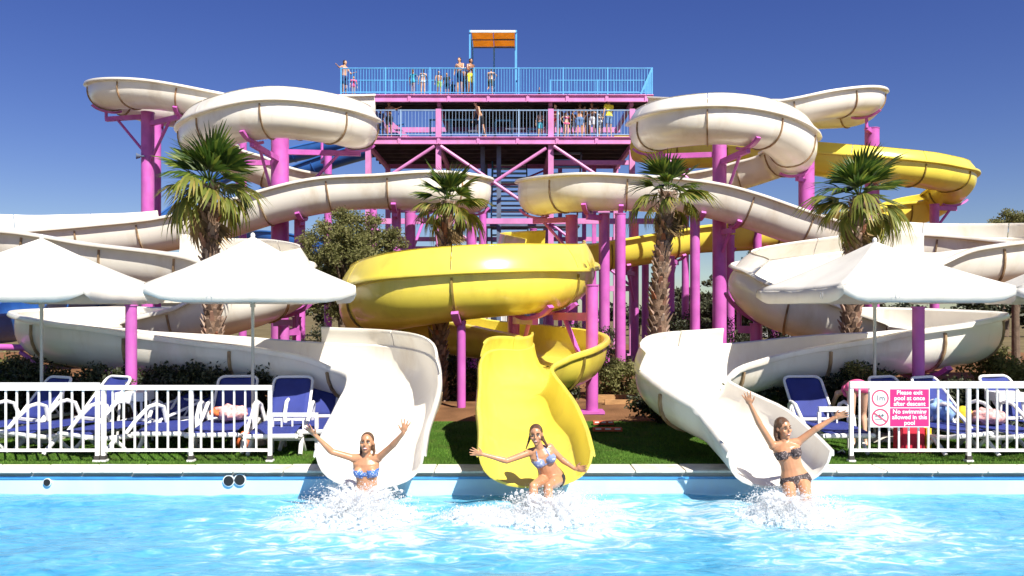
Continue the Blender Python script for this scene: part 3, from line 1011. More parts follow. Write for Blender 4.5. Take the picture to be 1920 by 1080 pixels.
support(865, 15.9, 604, .17, 'thin pink column under the middle of the big yellow bend', [(C, 862, 16.05)])
support(1110, 15.6, 536, .235, 'sunlit pink column at the right end of the big yellow bend', [(C, 1040, 17.2)])
support(963, 18.3, 560, .27, 'shaded purple column inside the big yellow bend', [(C, 985, 16.5)])
support(1030, 21.5, 500, .24, 'thin pink column behind the big yellow bend', [(C, 1012, 22.2)])
support(532, 17.7, 612, .24, 'short pink column under the left white funnel bend', [(A, 524, 18.0)])
support(556, 18.5, 596, .2, 'short slim pink column behind the left white funnel bend', [(A, 505, 18.8)])
support(1418, 17.8, 608, .26, 'short purple column under the right white funnel bend', [(B, 1424, 17.8)])
support(1540, 17.1, 625, .2, 'short purple column beneath the lower right channel', [(B, 1540, 16.7)])
support(1190, 29.5, 420, .3, 'purple column in the shade behind the two pink columns by the third palm', [(C, 1165, 28.2)])
support(905, 33.0, 400, .3, 'purple column in shade below the tower right of the sunlit one by the second palm')
support(1000, 32.0, 430, .28, 'purple column in shade behind the far end of the yellow trough', [(C, 1000, 27)] if False else [])
support(1210, 31.5, 470, .28, 'shaded purple column tight behind the trunk of the third palm')
support(1285, 33.5, 300, .3, 'thin pink column left of the thick right column, under the far white channel', [(B, 1300, 28.6)] if False else [])
support(700, 33.0, 330, .3, 'thin pink column behind the bushy tree under the left middle channel')
# ================================================================ palms, trees, hedges
def fan_leaf(n, petiole, length, droop, spread, fold=.12):
    vs, fs = [], []
    segs = 4
    # petiole
    for k in range(4):
        x = petiole * k / 3
        for (dy, dz) in ((-.012, 0), (.012, 0), (0, -.02)):
            vs.append((x, dy, dz - droop * .1 * (k / 3) ** 2))
    for k in range(3):
        for j in range(3):
            a, b = k * 3 + j, k * 3 + (j + 1) % 3
            fs += [(a, b, b + 3, a + 3)]
    for i in range(n):
        t = (i + .5) / n * 2 - 1
        a = t * spread + random.uniform(-.03, .03)
        l = length * (1 - .28 * abs(t)) * random.uniform(.9, 1.08)
        d = Vector((math.cos(a), math.sin(a), 0))
        s = Vector((-d.y, d.x, 0))
        o = len(vs)
        for k in range(segs + 1):
            q = k / segs
            wd = .030 * (1 - q) ** .6 * (.35 + min(1, q * 3)) + .002
            z = -droop * (q ** 2.2) * l * random.uniform(.85, 1.1) - fold * abs(math.sin(a)) * .3 * q * l
            c = Vector((petiole, 0, -droop * .1)) + d * (l * q * (1 - .18 * droop * q)) + Vector((0, 0, z))
            vs += [tuple(c - s * wd + Vector((0, 0, wd * .7))), tuple(c + s * wd)]
        for k in range(segs):
            fs.append((o + 2 * k, o + 2 * k + 1, o + 2 * k + 3, o + 2 * k + 2))
    return vs, fs


def leaf_mesh(name, mat, *a):
    mb = MB()
    mb.add(*fan_leaf(*a))
    o = mb.build(name, mat, None, smooth=False)
    me = o.data
    bpy.data.objects.remove(o)
    return me


FR = [leaf_mesh('frond', M['frond'], 14, .30, .82, .10, .95), leaf_mesh('frond', M['frond'], 16, .36, .74, .26, 1.15), leaf_mesh('frond', M['frond'], 13, .28, .86, .42, .8)]
FO = [leaf_mesh('frond', M['frond_old'], 15, .46, .66, .65, 1.15), leaf_mesh('frond', M['frond_old'], 13, .50, .68, .95, .9)]
FD = [leaf_mesh('frond', M['frond_dry'], 18, .42, .55, 1.0, 1.0) for _ in range(2)]


def palm(px_c, py_c, px_b, Y, tr, label, scale=1.0, lean_y=0.0, n=(26, 15, 12)):
    top = P(px_c, py_c, Y)
    base = Vector((PX(px_b, Y), Y, -.05))
    e = empty('fan_palm', base, label, 'palm tree', 'fan palms between the slides')
    pts, rad = [], []
    for k in range(13):
        t = k / 12
        p = base.lerp(top, t)
        p.x = base.x + (top.x - base.x) * t ** 1.3 + .03 * math.sin(t * 5 + px_c)
        pts.append(p)
        rad.append(tr * (1.12 - .42 * t) * random.uniform(.96, 1.05))
    MB().tube(pts, rad, 14).build('trunk', M['bark'], e)
    # stubs of cut leaf stalks
    bt = MB()
    rows = int((top.z) / .105)
    for r_ in range(rows):
        t = (r_ + .4) / rows
        p = Vector(pts[0])
        q = t * 12
        i = min(11, int(q))
        p = Vector(pts[i]).lerp(Vector(pts[i + 1]), q - i)
        rr = rad[i]
        for k in range(7):
            a = 2 * math.pi * (k + (r_ % 2) * .5) / 7 + random.uniform(-.2, .2)
            if random.random() < .18:
                continue
            d = Vector((math.cos(a), math.sin(a), 0))
            l = random.uniform(.06, .14) * (1.0 if random.random() < .9 else 1.8)
            s = Vector((-d.y, d.x, 0))
            b0 = p + d * rr * .9
            tip_ = b0 + d * l * .65 + Vector((0, 0, l * random.uniform(.6, 1.1)))
            w0 = random.uniform(.04, .06)
            w1 = w0 * .5
            th = Vector((0, 0, .03))
            bt.add([b0 - s * w0 - th * 2, b0 + s * w0 - th * 2, tip_ + s * w1 - th * .5, tip_ - s * w1 - th * .5,
                    b0 - s * w0 * .7 + th, b0 + s * w0 * .7 + th, tip_ + s * w1 * .8 + th * .3, tip_ - s * w1 * .8 + th * .3],
                   [(0, 1, 2, 3), (7, 6, 5, 4), (0, 4, 5, 1), (1, 5, 6, 2), (2, 6, 7, 3), (3, 7, 4, 0)])
    tag(bt.build('leaf_bases', M['boot'], e, smooth=False), kind='stuff')
    ctr = Vector(pts[-1])
    for grp, (cnt, e0, e1, meshes) in enumerate(((n[0], -18, 88, FR), (n[1], -42, 18, FO), (n[2], -86, -48, FD))):
        for k in range(cnt):
            az = k * 2.399 + random.uniform(-.25, .25) + grp
            el = R(e0 + (e1 - e0) * ((k + .5) / cnt) ** .8 + random.uniform(-6, 6))
            o = bpy.data.objects.new('frond', random.choice(meshes))
            col.objects.link(o)
            o.parent = e
            d = Vector((math.cos(az) * math.cos(el), math.sin(az) * math.cos(el), math.sin(el)))
            o.location = ctr - Vector(base) + Vector((0, 0, .06 - .13 * grp)) + Vector((d.x, d.y, 0)) * tr * .5
            rot = Matrix.Rotation(az, 4, 'Z') @ Matrix.Rotation(-el, 4, 'Y') @ Matrix.Rotation(random.uniform(-.5, .5), 4, 'X')
            o.rotation_euler = rot.to_euler()
            q = scale * random.uniform(.8, 1.12)
            o.scale = (q, q, q)
    return e


palm(396, 345, 397, 15.25, .165, 'bushy fan palm at the left, trunk behind the second parasol', 1.0, n=(30, 13, 2))
palm(838, 378, 822, 17.2, .15, 'fan palm rising through the big yellow bend', .78, n=(18, 11, 3))
palm(1252, 360, 1228, 16.2, .18, 'fan palm with many dry hanging leaves right of the middle', .76, n=(17, 12, 9))
palm(1610, 370, 1590, 15.2, .165, 'fan palm at the right, trunk behind the third parasol', .94, n=(22, 15, 4))

tree('bushy_tree', 'feathery olive green tree between the first two palms', (PX(655, 22.6), 22.6, 0), (PX(655, 22.6), 22.6, 3.35), (1.62, 1.0, 1.6), 170, .32, 70000, .036, M['leaf'], shell=.02)
tree('bushy_tree', 'low pale green tree behind the right white slide at the far right edge', (PX(1905, 27), 27, 0), (PX(1912, 27), 27, 4.55), (1.2, 1, .9), 50, .26, 14000, .04, M['leaf'], shell=.05)
for i, (px, Y, z, rx, rz, lab) in enumerate(((1455, 38, 2.6, 2.6, 2.5, 'dark pine behind the thin column and the right funnel bend'),
                                            (1385, 40, 2.2, 2.0, 2.2, 'grey green pine behind the thick right column'),
                                            (1545, 40, 3.0, 2.6, 2.4, 'broad dark pine behind the right palm'),
                                            (1310, 44, 1.6, 1.6, 1.7, 'low dark pine seen between columns right of the third palm'))):
    tree('pine_tree', lab, (PX(px, Y), Y, 0), (PX(px, Y), Y, z), (rx, 1.6, rz), 34, .62, 8000, .11, M['leaf_pine'], 'pines behind the slides')
# far belt of trees and low buildings
for i, px in enumerate((-60, 90, 240, 420, 610, 730, 900, 1010, 1190, 1700, 1880, 2000)):
    Y = random.uniform(62, 80)
    h = random.uniform(1.6, 2.6)
    tree('distant_tree', ['round', 'wide', 'ragged', 'pale', 'dark', 'small', 'tall', 'flat', 'thin', 'bushy', 'low', 'dense'][i] + ' far tree on the horizon ' +
         ['beyond the left frame edge', 'behind the first parasol', 'left of the far house', 'behind the left funnel bend', 'behind the bushy tree', 'left of the second palm',
          'behind the yellow bend', 'under the tower', 'behind the third palm', 'behind the right parasol', 'at the far right', 'beyond the right frame edge'][i],
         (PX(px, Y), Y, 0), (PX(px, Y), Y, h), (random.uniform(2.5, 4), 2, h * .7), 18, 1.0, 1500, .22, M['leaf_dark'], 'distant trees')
hb = []
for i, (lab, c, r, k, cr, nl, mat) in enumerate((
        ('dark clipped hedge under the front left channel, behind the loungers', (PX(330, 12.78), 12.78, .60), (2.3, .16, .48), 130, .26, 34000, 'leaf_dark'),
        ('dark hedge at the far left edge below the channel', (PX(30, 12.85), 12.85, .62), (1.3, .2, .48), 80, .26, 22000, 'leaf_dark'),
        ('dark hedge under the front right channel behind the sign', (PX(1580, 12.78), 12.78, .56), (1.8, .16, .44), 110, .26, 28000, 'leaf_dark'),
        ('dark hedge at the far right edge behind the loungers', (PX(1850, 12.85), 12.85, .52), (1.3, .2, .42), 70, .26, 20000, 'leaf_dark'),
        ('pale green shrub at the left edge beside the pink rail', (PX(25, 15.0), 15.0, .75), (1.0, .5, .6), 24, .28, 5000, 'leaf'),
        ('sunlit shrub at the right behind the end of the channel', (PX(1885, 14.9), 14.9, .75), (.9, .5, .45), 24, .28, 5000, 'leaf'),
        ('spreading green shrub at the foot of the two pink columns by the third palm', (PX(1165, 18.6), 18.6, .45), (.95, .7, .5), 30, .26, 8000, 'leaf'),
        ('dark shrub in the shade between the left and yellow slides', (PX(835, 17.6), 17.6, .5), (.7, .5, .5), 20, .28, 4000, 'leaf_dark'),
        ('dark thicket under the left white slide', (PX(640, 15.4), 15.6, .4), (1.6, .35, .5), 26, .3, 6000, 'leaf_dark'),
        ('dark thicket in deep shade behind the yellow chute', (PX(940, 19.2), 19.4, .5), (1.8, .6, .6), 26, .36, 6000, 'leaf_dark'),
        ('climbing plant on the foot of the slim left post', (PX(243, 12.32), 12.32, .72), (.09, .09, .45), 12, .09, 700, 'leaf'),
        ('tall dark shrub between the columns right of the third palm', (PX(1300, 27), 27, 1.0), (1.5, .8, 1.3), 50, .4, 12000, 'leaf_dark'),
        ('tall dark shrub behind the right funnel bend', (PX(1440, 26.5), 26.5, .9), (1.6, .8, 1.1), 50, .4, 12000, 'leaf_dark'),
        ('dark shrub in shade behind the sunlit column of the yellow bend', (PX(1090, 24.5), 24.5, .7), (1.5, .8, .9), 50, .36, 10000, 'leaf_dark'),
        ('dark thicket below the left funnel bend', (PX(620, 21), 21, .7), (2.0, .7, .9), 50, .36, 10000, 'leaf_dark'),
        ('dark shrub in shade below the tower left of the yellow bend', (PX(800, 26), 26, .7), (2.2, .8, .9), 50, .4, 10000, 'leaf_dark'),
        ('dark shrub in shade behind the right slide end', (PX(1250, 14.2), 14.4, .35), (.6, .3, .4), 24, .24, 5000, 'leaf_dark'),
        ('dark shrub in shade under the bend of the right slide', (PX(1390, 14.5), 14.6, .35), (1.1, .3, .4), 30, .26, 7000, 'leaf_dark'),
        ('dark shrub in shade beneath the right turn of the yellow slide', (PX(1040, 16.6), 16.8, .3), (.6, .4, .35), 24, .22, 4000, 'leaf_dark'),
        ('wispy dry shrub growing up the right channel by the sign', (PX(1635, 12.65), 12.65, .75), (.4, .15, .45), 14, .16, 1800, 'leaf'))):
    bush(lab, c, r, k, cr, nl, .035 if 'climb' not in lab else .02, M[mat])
# far low houses
for i, (px, Y, w_, h, lab) in enumerate(((240, 58, 7, 2.6, 'long low pale building far behind the first two parasols'), (960, 60, 6, 2.4, 'low pale building far behind the yellow bend'),
                                         (1500, 64, 6, 2.4, 'low pale building far behind the right pines'))):
    e = empty('low_building', (PX(px, Y), Y, 0), lab, 'building', 'distant low buildings')
    x = PX(px, Y)
    MB().box((x, Y + 2, h / 2), (w_, 4, h)).build('wall', M['house'], e, smooth=False)
    MB().box((x, Y + 2, h + .08), (w_ + .4, 4.4, .16)).build('roof', M['coping'], e, smooth=False)
    for k in range(5):
        xx = x - w_ / 2 + w_ * (k + .5) / 5
        wnd = MB().box((xx, Y - .02, 1.35), (.9, .06, 1.1)).build('window', M['paint_white'], e, smooth=False)
        MB().box((xx, Y - .06, 1.35), (.76, .03, .96)).build('pane', M['glass'], wnd, smooth=False)
# ================================================================ parasols
M['emblem'] = mk('pale grey print', (0.42, 0.42, 0.42), .8)
def parasol(px, Y, rot, label, top_y=446, half=1.35):
    x = PX(px, Y)
    zt = CAMZ - (top_y - HY) * Y / F
    ze = 2.315
    e = empty('parasol', (x, Y, 0), label, 'parasol', 'white parasols over the loungers')
    MB().tube([(x, Y, 0), (x, Y, zt - .03)], .024, 12).build('pole', M['pole'], e)
    MB().box((x, Y, .04), (.5, .5, .08)).build('base', M['coping'], e, smooth=False)
    MB().ell((x, Y, zt + .01), (.035, .035, .045)).build('finial', M['plastic'], e)
    rm = Matrix.Rotation(rot, 3, 'Z')
    corners = [Vector((sx * half, sy * half, 0)) for sx, sy in ((-1, -1), (1, -1), (1, 1), (-1, 1))]
    nseg, rows = 14, 9
    for k in range(4):
        a, b = corners[k], corners[(k + 1) % 4]
        vs, fs = [], []
        for r_ in range(rows + 1):
            t = r_ / rows
            for j in range(nseg + 1):
                q = j / nseg
                p = a.lerp(b, q) * t
                sag = .040 * math.sin(math.pi * q) * t + .035 * math.sin(math.pi * t)
                inw = 1 - .03 * math.sin(math.pi * q) * t
                wob = .006 * math.sin(q * 17 + k * 2 + t * 4) * t
                p = p * inw
                vs.append(rm @ Vector((p.x, p.y, 0)) + Vector((x, Y, zt + (ze - zt) * t - sag + wob)))
        W_ = nseg + 1
        for r_ in range(rows):
            for j in range(nseg):
                fs.append((r_ * W_ + j, r_ * W_ + j + 1, (r_ + 1) * W_ + j + 1, (r_ + 1) * W_ + j))
        o = MB().add(vs, fs).build('canopy_panel', M['canvas'], e, angle=60)
        so_ = o.modifiers.new('solid', 'SOLIDIFY')
        so_.thickness = .004
        # valance flap with rounded ends
        vs, fs = [], []
        edge = vs_edge = [(r_, j) for r_ in (rows,) for j in range(nseg + 1)]
        for j in range(nseg + 1):
            q = j / nseg
            p = a.lerp(b, q) * (1 - .03 * math.sin(math.pi * q))
            top = rm @ Vector((p.x, p.y, 0)) + Vector((x, Y, ze - .040 * math.sin(math.pi * q) + .006 * math.sin(q * 17 + k * 2 + 4)))
            drop = .19 * min(1, (.16 + 7 * min(q, 1 - q)) ** .5)
            out_ = (rm @ ((a + b) / 2)).normalized() * (.012 * math.sin(q * 22 + k))
            low = top + out_
            low.z = ze - .04 - drop
            vs += [top, (top + low) / 2, low]
        for j in range(nseg):
            for c in range(2):
                fs.append((j * 3 + c, j * 3 + c + 1, j * 3 + c + 4, j * 3 + c + 3))
        o = MB().add(vs, fs).build('valance', M['canvas'], e, angle=80)
        so_ = o.modifiers.new('solid', 'SOLIDIFY')
        so_.thickness = .004
        c0 = rm @ corners[k]
        MB().tube([(x, Y, zt - .08), (x + c0.x * .99, Y + c0.y * .99, ze - .03)], .011, 6).build('rib', M['pole'], e)
        MB().tube([(x, Y, ze - .25), (x + c0.x * .5, Y + c0.y * .5, (zt + ze) / 2 - .10)], .009, 6).build('strut', M['pole'], e)
    MB().tube([(x, Y, ze - .29), (x, Y, ze - .2)], .04, 12).build('hub', M['pole'], e)
    # small pale emblem printed on two flaps: a pair of curved strokes
    for k in (0, 3):
        a, b = corners[k], corners[(k + 1) % 4]
        q = .3 if k == 0 else .8
        p = a.lerp(b, q) * 1.004
        nrm = rm @ ((a + b) / 2).normalized()
        tan = rm @ (b - a).normalized()
        c = rm @ p + Vector((x, Y, ze - .13)) + nrm * .02
        em = MB()
        for sg_ in (-1, 1):
            em.tube([c + tan * (sg_ * (.012 + .022 * math.cos(t_))) + Vector((0, 0, .045 * math.sin(t_))) for t_ in [-1.2 + .4 * i_ for i_ in range(7)]], .0035, 5)
        em.build('emblem', M['emblem'], e)
    return e


parasol(78, 12.3, R(0), 'white parasol at the left edge, its corner flap nearly touching the next')
parasol(474, 12.1, R(18), 'white parasol in front of the left funnel bend, second from the left', 443)
parasol(1640, 12.4, R(9), 'white parasol behind the pink warning sign', 452, 1.3)
parasol(2050, 12.9, R(-20), 'white parasol cut off by the right edge of the picture', 452)

# ================================================================ fences by the pool
def barrier(name, label, xa, xb, Y, ztop, posts, step, rail_h=.075, bottom=.155, rail_w=.055, feet=True, x_first=None):
    e = empty(name, ((xa + xb) / 2, Y, 0), label, 'fence', 'white railings along the pool')
    MB().box(((xa + xb) / 2, Y, ztop - rail_h / 2), (xb - xa, rail_w, rail_h)).build('top_rail', M['paint_white'], e, smooth=False)
    MB().box(((xa + xb) / 2, Y, bottom), (xb - xa - .03, .035, .035)).build('bottom_rail', M['paint_white'], e, smooth=False)
    for x in posts:
        p = MB().box((x, Y + .002, (ztop - rail_h) / 2 - .002), (.046, .046, ztop - rail_h - .004)).build('post', M['paint_white'], e, smooth=False)
        if feet:
            MB().box((x, Y, .02), (.09, .09, .025)).build('foot_plate', M['paint_white'], p, smooth=False)
            MB().box((x, Y, .06), (.066, .064, .05)).build('sleeve', M['sock'], p, smooth=False)
    me = None
    x = (x_first if x_first is not None else xa + step)
    while x < xb - .03:
        if all(abs(x - q) > .05 for q in posts):
            h = ztop - rail_h - bottom - .0175
            if me is None:
                o = MB().box((0, 0, 0), (.021, .021, h)).build('baluster', M['paint_white'], None, smooth=False)
                me = o.data
            else:
                o = bpy.data.objects.new('baluster', me)
                col.objects.link(o)
            o.parent = e
            o.location = (x - e.location.x, 0, bottom + .0175 + h / 2)
        x += step
    return e


FY = 10.56
x_l = lambda px: PX(px, FY)
barrier('pool_fence', 'white railing at the left edge, thick top rail, before blue loungers', x_l(-300), x_l(186), FY, 1.035, [x_l(-290), x_l(-125), x_l(22 - 55), x_l(183)], .144, .1)
barrier('pool_fence', 'white railing ending beside the left white slide', x_l(190), x_l(509), FY + .01, 1.0, [x_l(194), x_l(358), x_l(506)], .144, .06)
barrier('pool_fence', 'white railing at the right that carries the pink sign', x_l(1593), x_l(2250), FY, 1.05, [x_l(1596), x_l(1816), x_l(2036), x_l(2245)], .128, .085)
barrier('low_fence', 'low white railing stub between the left white slide and the railing', PX(508, 11.3), PX(596, 11.3), 11.3, .55, [PX(510, 11.3), PX(594, 11.3)], .15, .05, .18, feet=False)
barrier('low_fence', 'low white railing stub between the right white slide and the sign railing', PX(1535, 11.6), PX(1594, 11.6), 11.6, .6, [PX(1536, 11.6), PX(1592, 11.6)], .13, .07, .2, feet=False)

# ---------------------------------------------------------------- warning sign on the right railing
def text_mesh(s, size, loc, mat, parent, name='lettering', bold=.0, align='CENTER'):
    cu = bpy.data.curves.new(name, 'FONT')
    cu.body = s
    cu.size = size
    cu.align_x = align
    cu.align_y = 'CENTER'
    cu.extrude = .0006
    cu.offset = bold
    t = bpy.data.objects.new(name, cu)
    col.objects.link(t)
    bpy.context.view_layer.update()
    me = bpy.data.meshes.new_from_object(t.evaluated_get(bpy.context.evaluated_depsgraph_get()))
    bpy.data.objects.remove(t)
    me.materials.clear()
    me.materials.append(mat)
    o = bpy.data.objects.new(name, me)
    col.objects.link(o)
    o.parent = parent
    o.location = Vector(loc) - wloc(parent)
    o.rotation_euler = (R(90), 0, 0)
    return o


def ring_mesh(c, r0, r1, y, n=40):
    vs, fs = [], []
    for k in range(n):
        a = 2 * math.pi * k / n
        for r_ in (r0, r1):
            vs.append((c[0] + r_ * math.cos(a), y, c[1] + r_ * math.sin(a)))
    for k in range(n):
        k2 = (k + 1) % n
        fs.append((2 * k, 2 * k + 1, 2 * k2 + 1, 2 * k2))
    return MB().add(vs, fs)


SY = FY - .05
sx0, sx1 = PX(1631, SY), PX(1743, SY)
sz1, sz0 = CAMZ - (728 - HY) * SY / F, CAMZ - (801 - HY) * SY / F
sg = empty('warning_sign', ((sx0 + sx1) / 2, SY, sz0), 'white and pink pool warning sign fixed to the right railing', 'sign')
sw, sh_ = sx1 - sx0, sz1 - sz0
MB().box(((sx0 + sx1) / 2, SY, (sz0 + sz1) / 2), (sw, .008, sh_)).build('board', M['sign_white'], sg, smooth=False)
zm = (sz0 + sz1) / 2
px0 = sx0 + sw * .335
for k, (za, zb, lines) in enumerate(((zm + .006, sz1 - .012, ['Please exit', 'pool at once', 'after descent']), (sz0 + .012, zm - .006, ['No swimming', 'allowed in this', 'pool']))):
    MB().box(((px0 + sx1 - .012) / 2, SY - .0055, (za + zb) / 2), (sx1 - .012 - px0, .002, zb - za)).build('text_panel', M['sign_pink'], sg, smooth=False)
    for j, s in enumerate(lines):
        text_mesh(s, .078, ((px0 + sx1 - .012) / 2, SY - .0075, zb - (zb - za) * (.19 + .31 * j)), M['sign_white'], sg, bold=.0015)
    c = (sx0 + sw * .17, (za + zb) / 2)
    ring_mesh(c, .092, .112, SY - .0065).build('red_ring', M['sign_red'], sg, smooth=False)
    if k == 0:
        text_mesh('1m', .10, (c[0], SY - .0065, c[1]), M['ink'], sg, bold=.001)
    else:
        sw_ = MB()
        sw_.ell((c[0] + .03, SY - .006, c[1] + .025), (.018, .002, .018), 12, 6)
        sw_.tube([(c[0] - .06, SY - .006, c[1] + .012), (c[0] - .01, SY - .006, c[1] + .035), (c[0] + .015, SY - .006, c[1] - .008)], .007, 6)
        sw_.tube([(c[0] - .065, SY - .006, c[1] - .03), (c[0] - .03, SY - .006, c[1] - .022), (c[0], SY - .006, c[1] - .03), (c[0] + .04, SY - .006, c[1] - .022)], .005, 6)
        sw_.build('swimmer_symbol', M['ink'], sg)
        MB().box((c[0], SY - .0092, c[1]), (.19, .002, .017), Matrix.Rotation(R(35), 3, 'Y')).build('red_slash', M['sign_red'], sg, smooth=False)

# ================================================================ loungers
def lounger_proto():
    e = empty('sun_lounger', (0, 0, 0))
    hw = .33
    side = [(-.98, .30), (-.75, .25), (-.35, .235), (.1, .27), (.45, .33), (.95, .36)]
    for s in (-1, 1):
        MB().tube([(s * hw, y, z) for y, z in side], .032, 8).build('side_rail', M['plastic'], e)
        MB().tube([(s * hw, -.45, .25), (s * (hw + .05), -.30, .46), (s * (hw + .06), -.12, .62), (s * (hw + .06), .0, .645), (s * (hw + .05), .12, .60), (s * hw, .22, .30)], .028, 8).build('armrest', M['plastic'], e)
        MB().tube([(s * hw, -.55, .25), (s * (hw + .02), -.78, .02)], [.034, .028], 8).build('leg', M['plastic'], e)
        MB().tube([(s * hw, -.62, .25), (s * (hw + .02), -.40, .02)], [.03, .026], 8).build('leg', M['plastic'], e)
        MB().tube([(s * hw, .5, .33), (s * (hw + .02), .72, .02)], [.034, .028], 8).build('leg', M['plastic'], e)
    MB().tube([(-hw, -.98, .30), (hw, -.98, .30)], .032, 8).build('foot_bar', M['plastic'], e)
    MB().box((0, .10, .385), (2 * hw - .02, .06, .035)).build('hinge_bar', M['plastic'], e, smooth=False)
    # seat sling, sagging
    def sheet(f, nu=8, nv=12, th=.012):
        vs, fs = [], []
        for i in range(nv + 1):
            for j in range(nu + 1):
                vs.append(f(j / nu, i / nv))
        for i in range(nv):
            for j in range(nu):
                a = i * (nu + 1) + j
                fs.append((a, a + 1, a + nu + 2, a + nu + 1))
        return MB().add(vs, fs)
    o = sheet(lambda u, v: ((u - .5) * .60, -.95 + v * 1.04, .33 + .045 * v - .02 * math.sin(math.pi * u) + .02 * math.sin(v * 3.1))).build('seat', M['sling'], e, angle=80)
    o.modifiers.new('solid', 'SOLIDIFY').thickness = .014
    an = R(50)
    bl = .74
    f = lambda u, v: ((u - .5) * .55 * (1 - .10 * v ** 4), .13 + v * bl * math.cos(an) + .035 * math.sin(math.pi * u), .40 + v * bl * math.sin(an))
    o = sheet(f).build('backrest', M['sling'], e, angle=80)
    o.modifiers.new('solid', 'SOLIDIFY').thickness = .014
    fr = []
    for k in range(5):
        fr.append((-.29, k / 5 * .86))
    for k in range(5):
        a = math.pi - math.pi / 2 * k / 4
        fr.append((-.19 + .10 * math.cos(a), .88 + .13 * math.sin(a)))
    for k in range(5):
        a = math.pi / 2 - math.pi / 2 * k / 4
        fr.append((.19 + .10 * math.cos(a), .88 + .13 * math.sin(a)))
    for k in range(4, -1, -1):
        fr.append((.29, k / 5 * .86))
    MB().tube([(x_, .12 + v * bl * math.cos(an), .395 + v * bl * math.sin(an)) for x_, v in fr], .021, 8).build('back_frame', M['plastic'], e)
    MB().tube([(-.27, .46, .78), (0, .62, .34), (.27, .46, .78)], .016, 6).build('back_prop', M['plastic'], e)
    return e


LG = [(40, 11.75, -28, 'blue and white lounger at the left edge, half behind the thick railing'),
      (155, 11.85, -30, 'blue lounger behind the left railing beside the parasol pole'),
      (262, 11.7, -32, 'blue lounger with its back lying low, in front of the climbing plant'),
      (345, 11.95, 2, 'white framed lounger with an empty low back frame near the middle of the left railing'),
      (430, 11.85, 6, 'blue lounger holding the orange and pink towel'),
      (536, 11.75, 4, 'blue lounger with upright back standing clear of the left railing'),
      (590, 12.15, 4, 'blue lounger partly hidden by the left white slide'),
      (1534, 11.8, 3, 'blue lounger partly hidden by the right white slide'),
      (1715, 11.8, 24, 'blue lounger behind the lower right corner of the pink sign'),
      (1800, 11.75, 28, 'blue lounger with towels and a yellow and red bag behind the right railing'),
      (1925, 11.95, 16, 'blue lounger at the right edge of the picture')]
proto = lounger_proto()
for i, (px, Y, a, lab) in enumerate(LG):
    o = proto if i == 0 else copy_tree(proto)
    o.location = (PX(px, Y), Y, .002)
    o.rotation_euler = (0, 0, R(a))
    tag(o, lab, 'sun lounger', 'blue and white sun loungers on the lawn')
    if i in (2, 3):
        for ch in o.children:
            if ch.name.split('.')[0] in ('backrest', 'back_frame', 'back_prop'):
                ch.matrix_local = Matrix.Translation((0, .13, .39)) @ Matrix.Rotation(R(-34 if i == 2 else -20), 4, 'X') @ Matrix.Translation((0, -.13, -.39))

# small white tables
def side_table(px, Y, lab):
    x = PX(px, Y)
    e = empty('side_table', (x, Y, 0), lab, 'table', 'small white tables among the loungers')
    MB().box((x, Y, .70), (.42, .38, .13)).build('table_top', M['plastic'], e, smooth=False)
    for sx in (-1, 1):
        for sy in (-1, 1):
            MB().tube([(x + sx * .16, Y + sy * .14, .64), (x + sx * .19, Y + sy * .17, 0)], .018, 6).build('leg', M['plastic'], e)
side_table(253, 12.15, 'small white table behind the left railing by the climbing plant')
side_table(1886, 12.1, 'small white table behind the right railing near the picture edge')

# towels and bags: lumpy cloth
def lump(name, lab, cat, c, r, mats, n=1, amp=.25, stripes=False):
    e = empty(name, (c[0], c[1], c[2] - r[2]), lab, cat)
    for k in range(n):
        mb = MB()
        cc = Vector(c) + (Vector((random.uniform(-.6, .6) * r[0], random.uniform(-.3, .3) * r[1], random.uniform(-.2, .4) * r[2])) if k else Vector((0, 0, 0)))
        q = 1 if k == 0 else .6
        mb.ell(cc, [v_ * q for v_ in r], 22, 14)
        vs = []
        for v_ in mb.v:
            d = Vector(v_) - cc
            z = 1 + amp * math.sin(d.x * 31 + k) * math.cos(d.y * 27 + d.z * 23 + k * 2)
            vs.append(tuple(cc + d * z))
        mb.v = vs
        mb.build('fold' if n > 1 else 'body', M[mats[k % len(mats)]], e, angle=70)
    return e


M['c_orange'] = mk('orange red towel', (0.70, 0.14, 0.04), .9, .3, 14)
M['c_pinkish'] = mk('pink flowered towel', (0.78, 0.36, 0.34), .9, .5, 18)
M['c_red'] = mk('red cloth', (0.60, 0.02, 0.05), .8, .2, 12)
M['c_yellow'] = mk('yellow cloth', (0.75, 0.52, 0.02), .8, .2, 12)
M['c_blue'] = mk('pale blue towel', (0.22, 0.36, 0.62), .9, .4, 10)
x = PX(432, 11.7)
lump('beach_towel', 'crumpled orange and pink towels on the lounger beside the parasol pole', 'towel', (x, 11.7, .50), (.22, .2, .11), ['c_pinkish', 'c_orange', 'c_orange', 'c_pinkish'], 6)
lump('beach_bag', 'orange bag on the grass under the lounger beside the parasol pole', 'bag', (PX(462, 11.5), 11.5, .13), (.17, .12, .13), ['c_orange'], 1, .08)
lump('beach_towel', 'pink and red towel heaped on the right hand lounger', 'towel', (PX(1850, 11.5), 11.5, .47), (.24, .2, .11), ['c_pinkish', 'c_red', 'c_pinkish'], 4)
lump('beach_bag', 'red and yellow bag on the right hand lounger', 'bag', (PX(1808, 11.6), 11.6, .48), (.11, .1, .13), ['c_yellow', 'c_red'], 2, .08)
lump('beach_towel', 'pale blue towel hung on the lounger behind the sign', 'towel', (PX(1762, 11.75), 11.75, .52), (.2, .2, .16), ['c_blue'], 1)
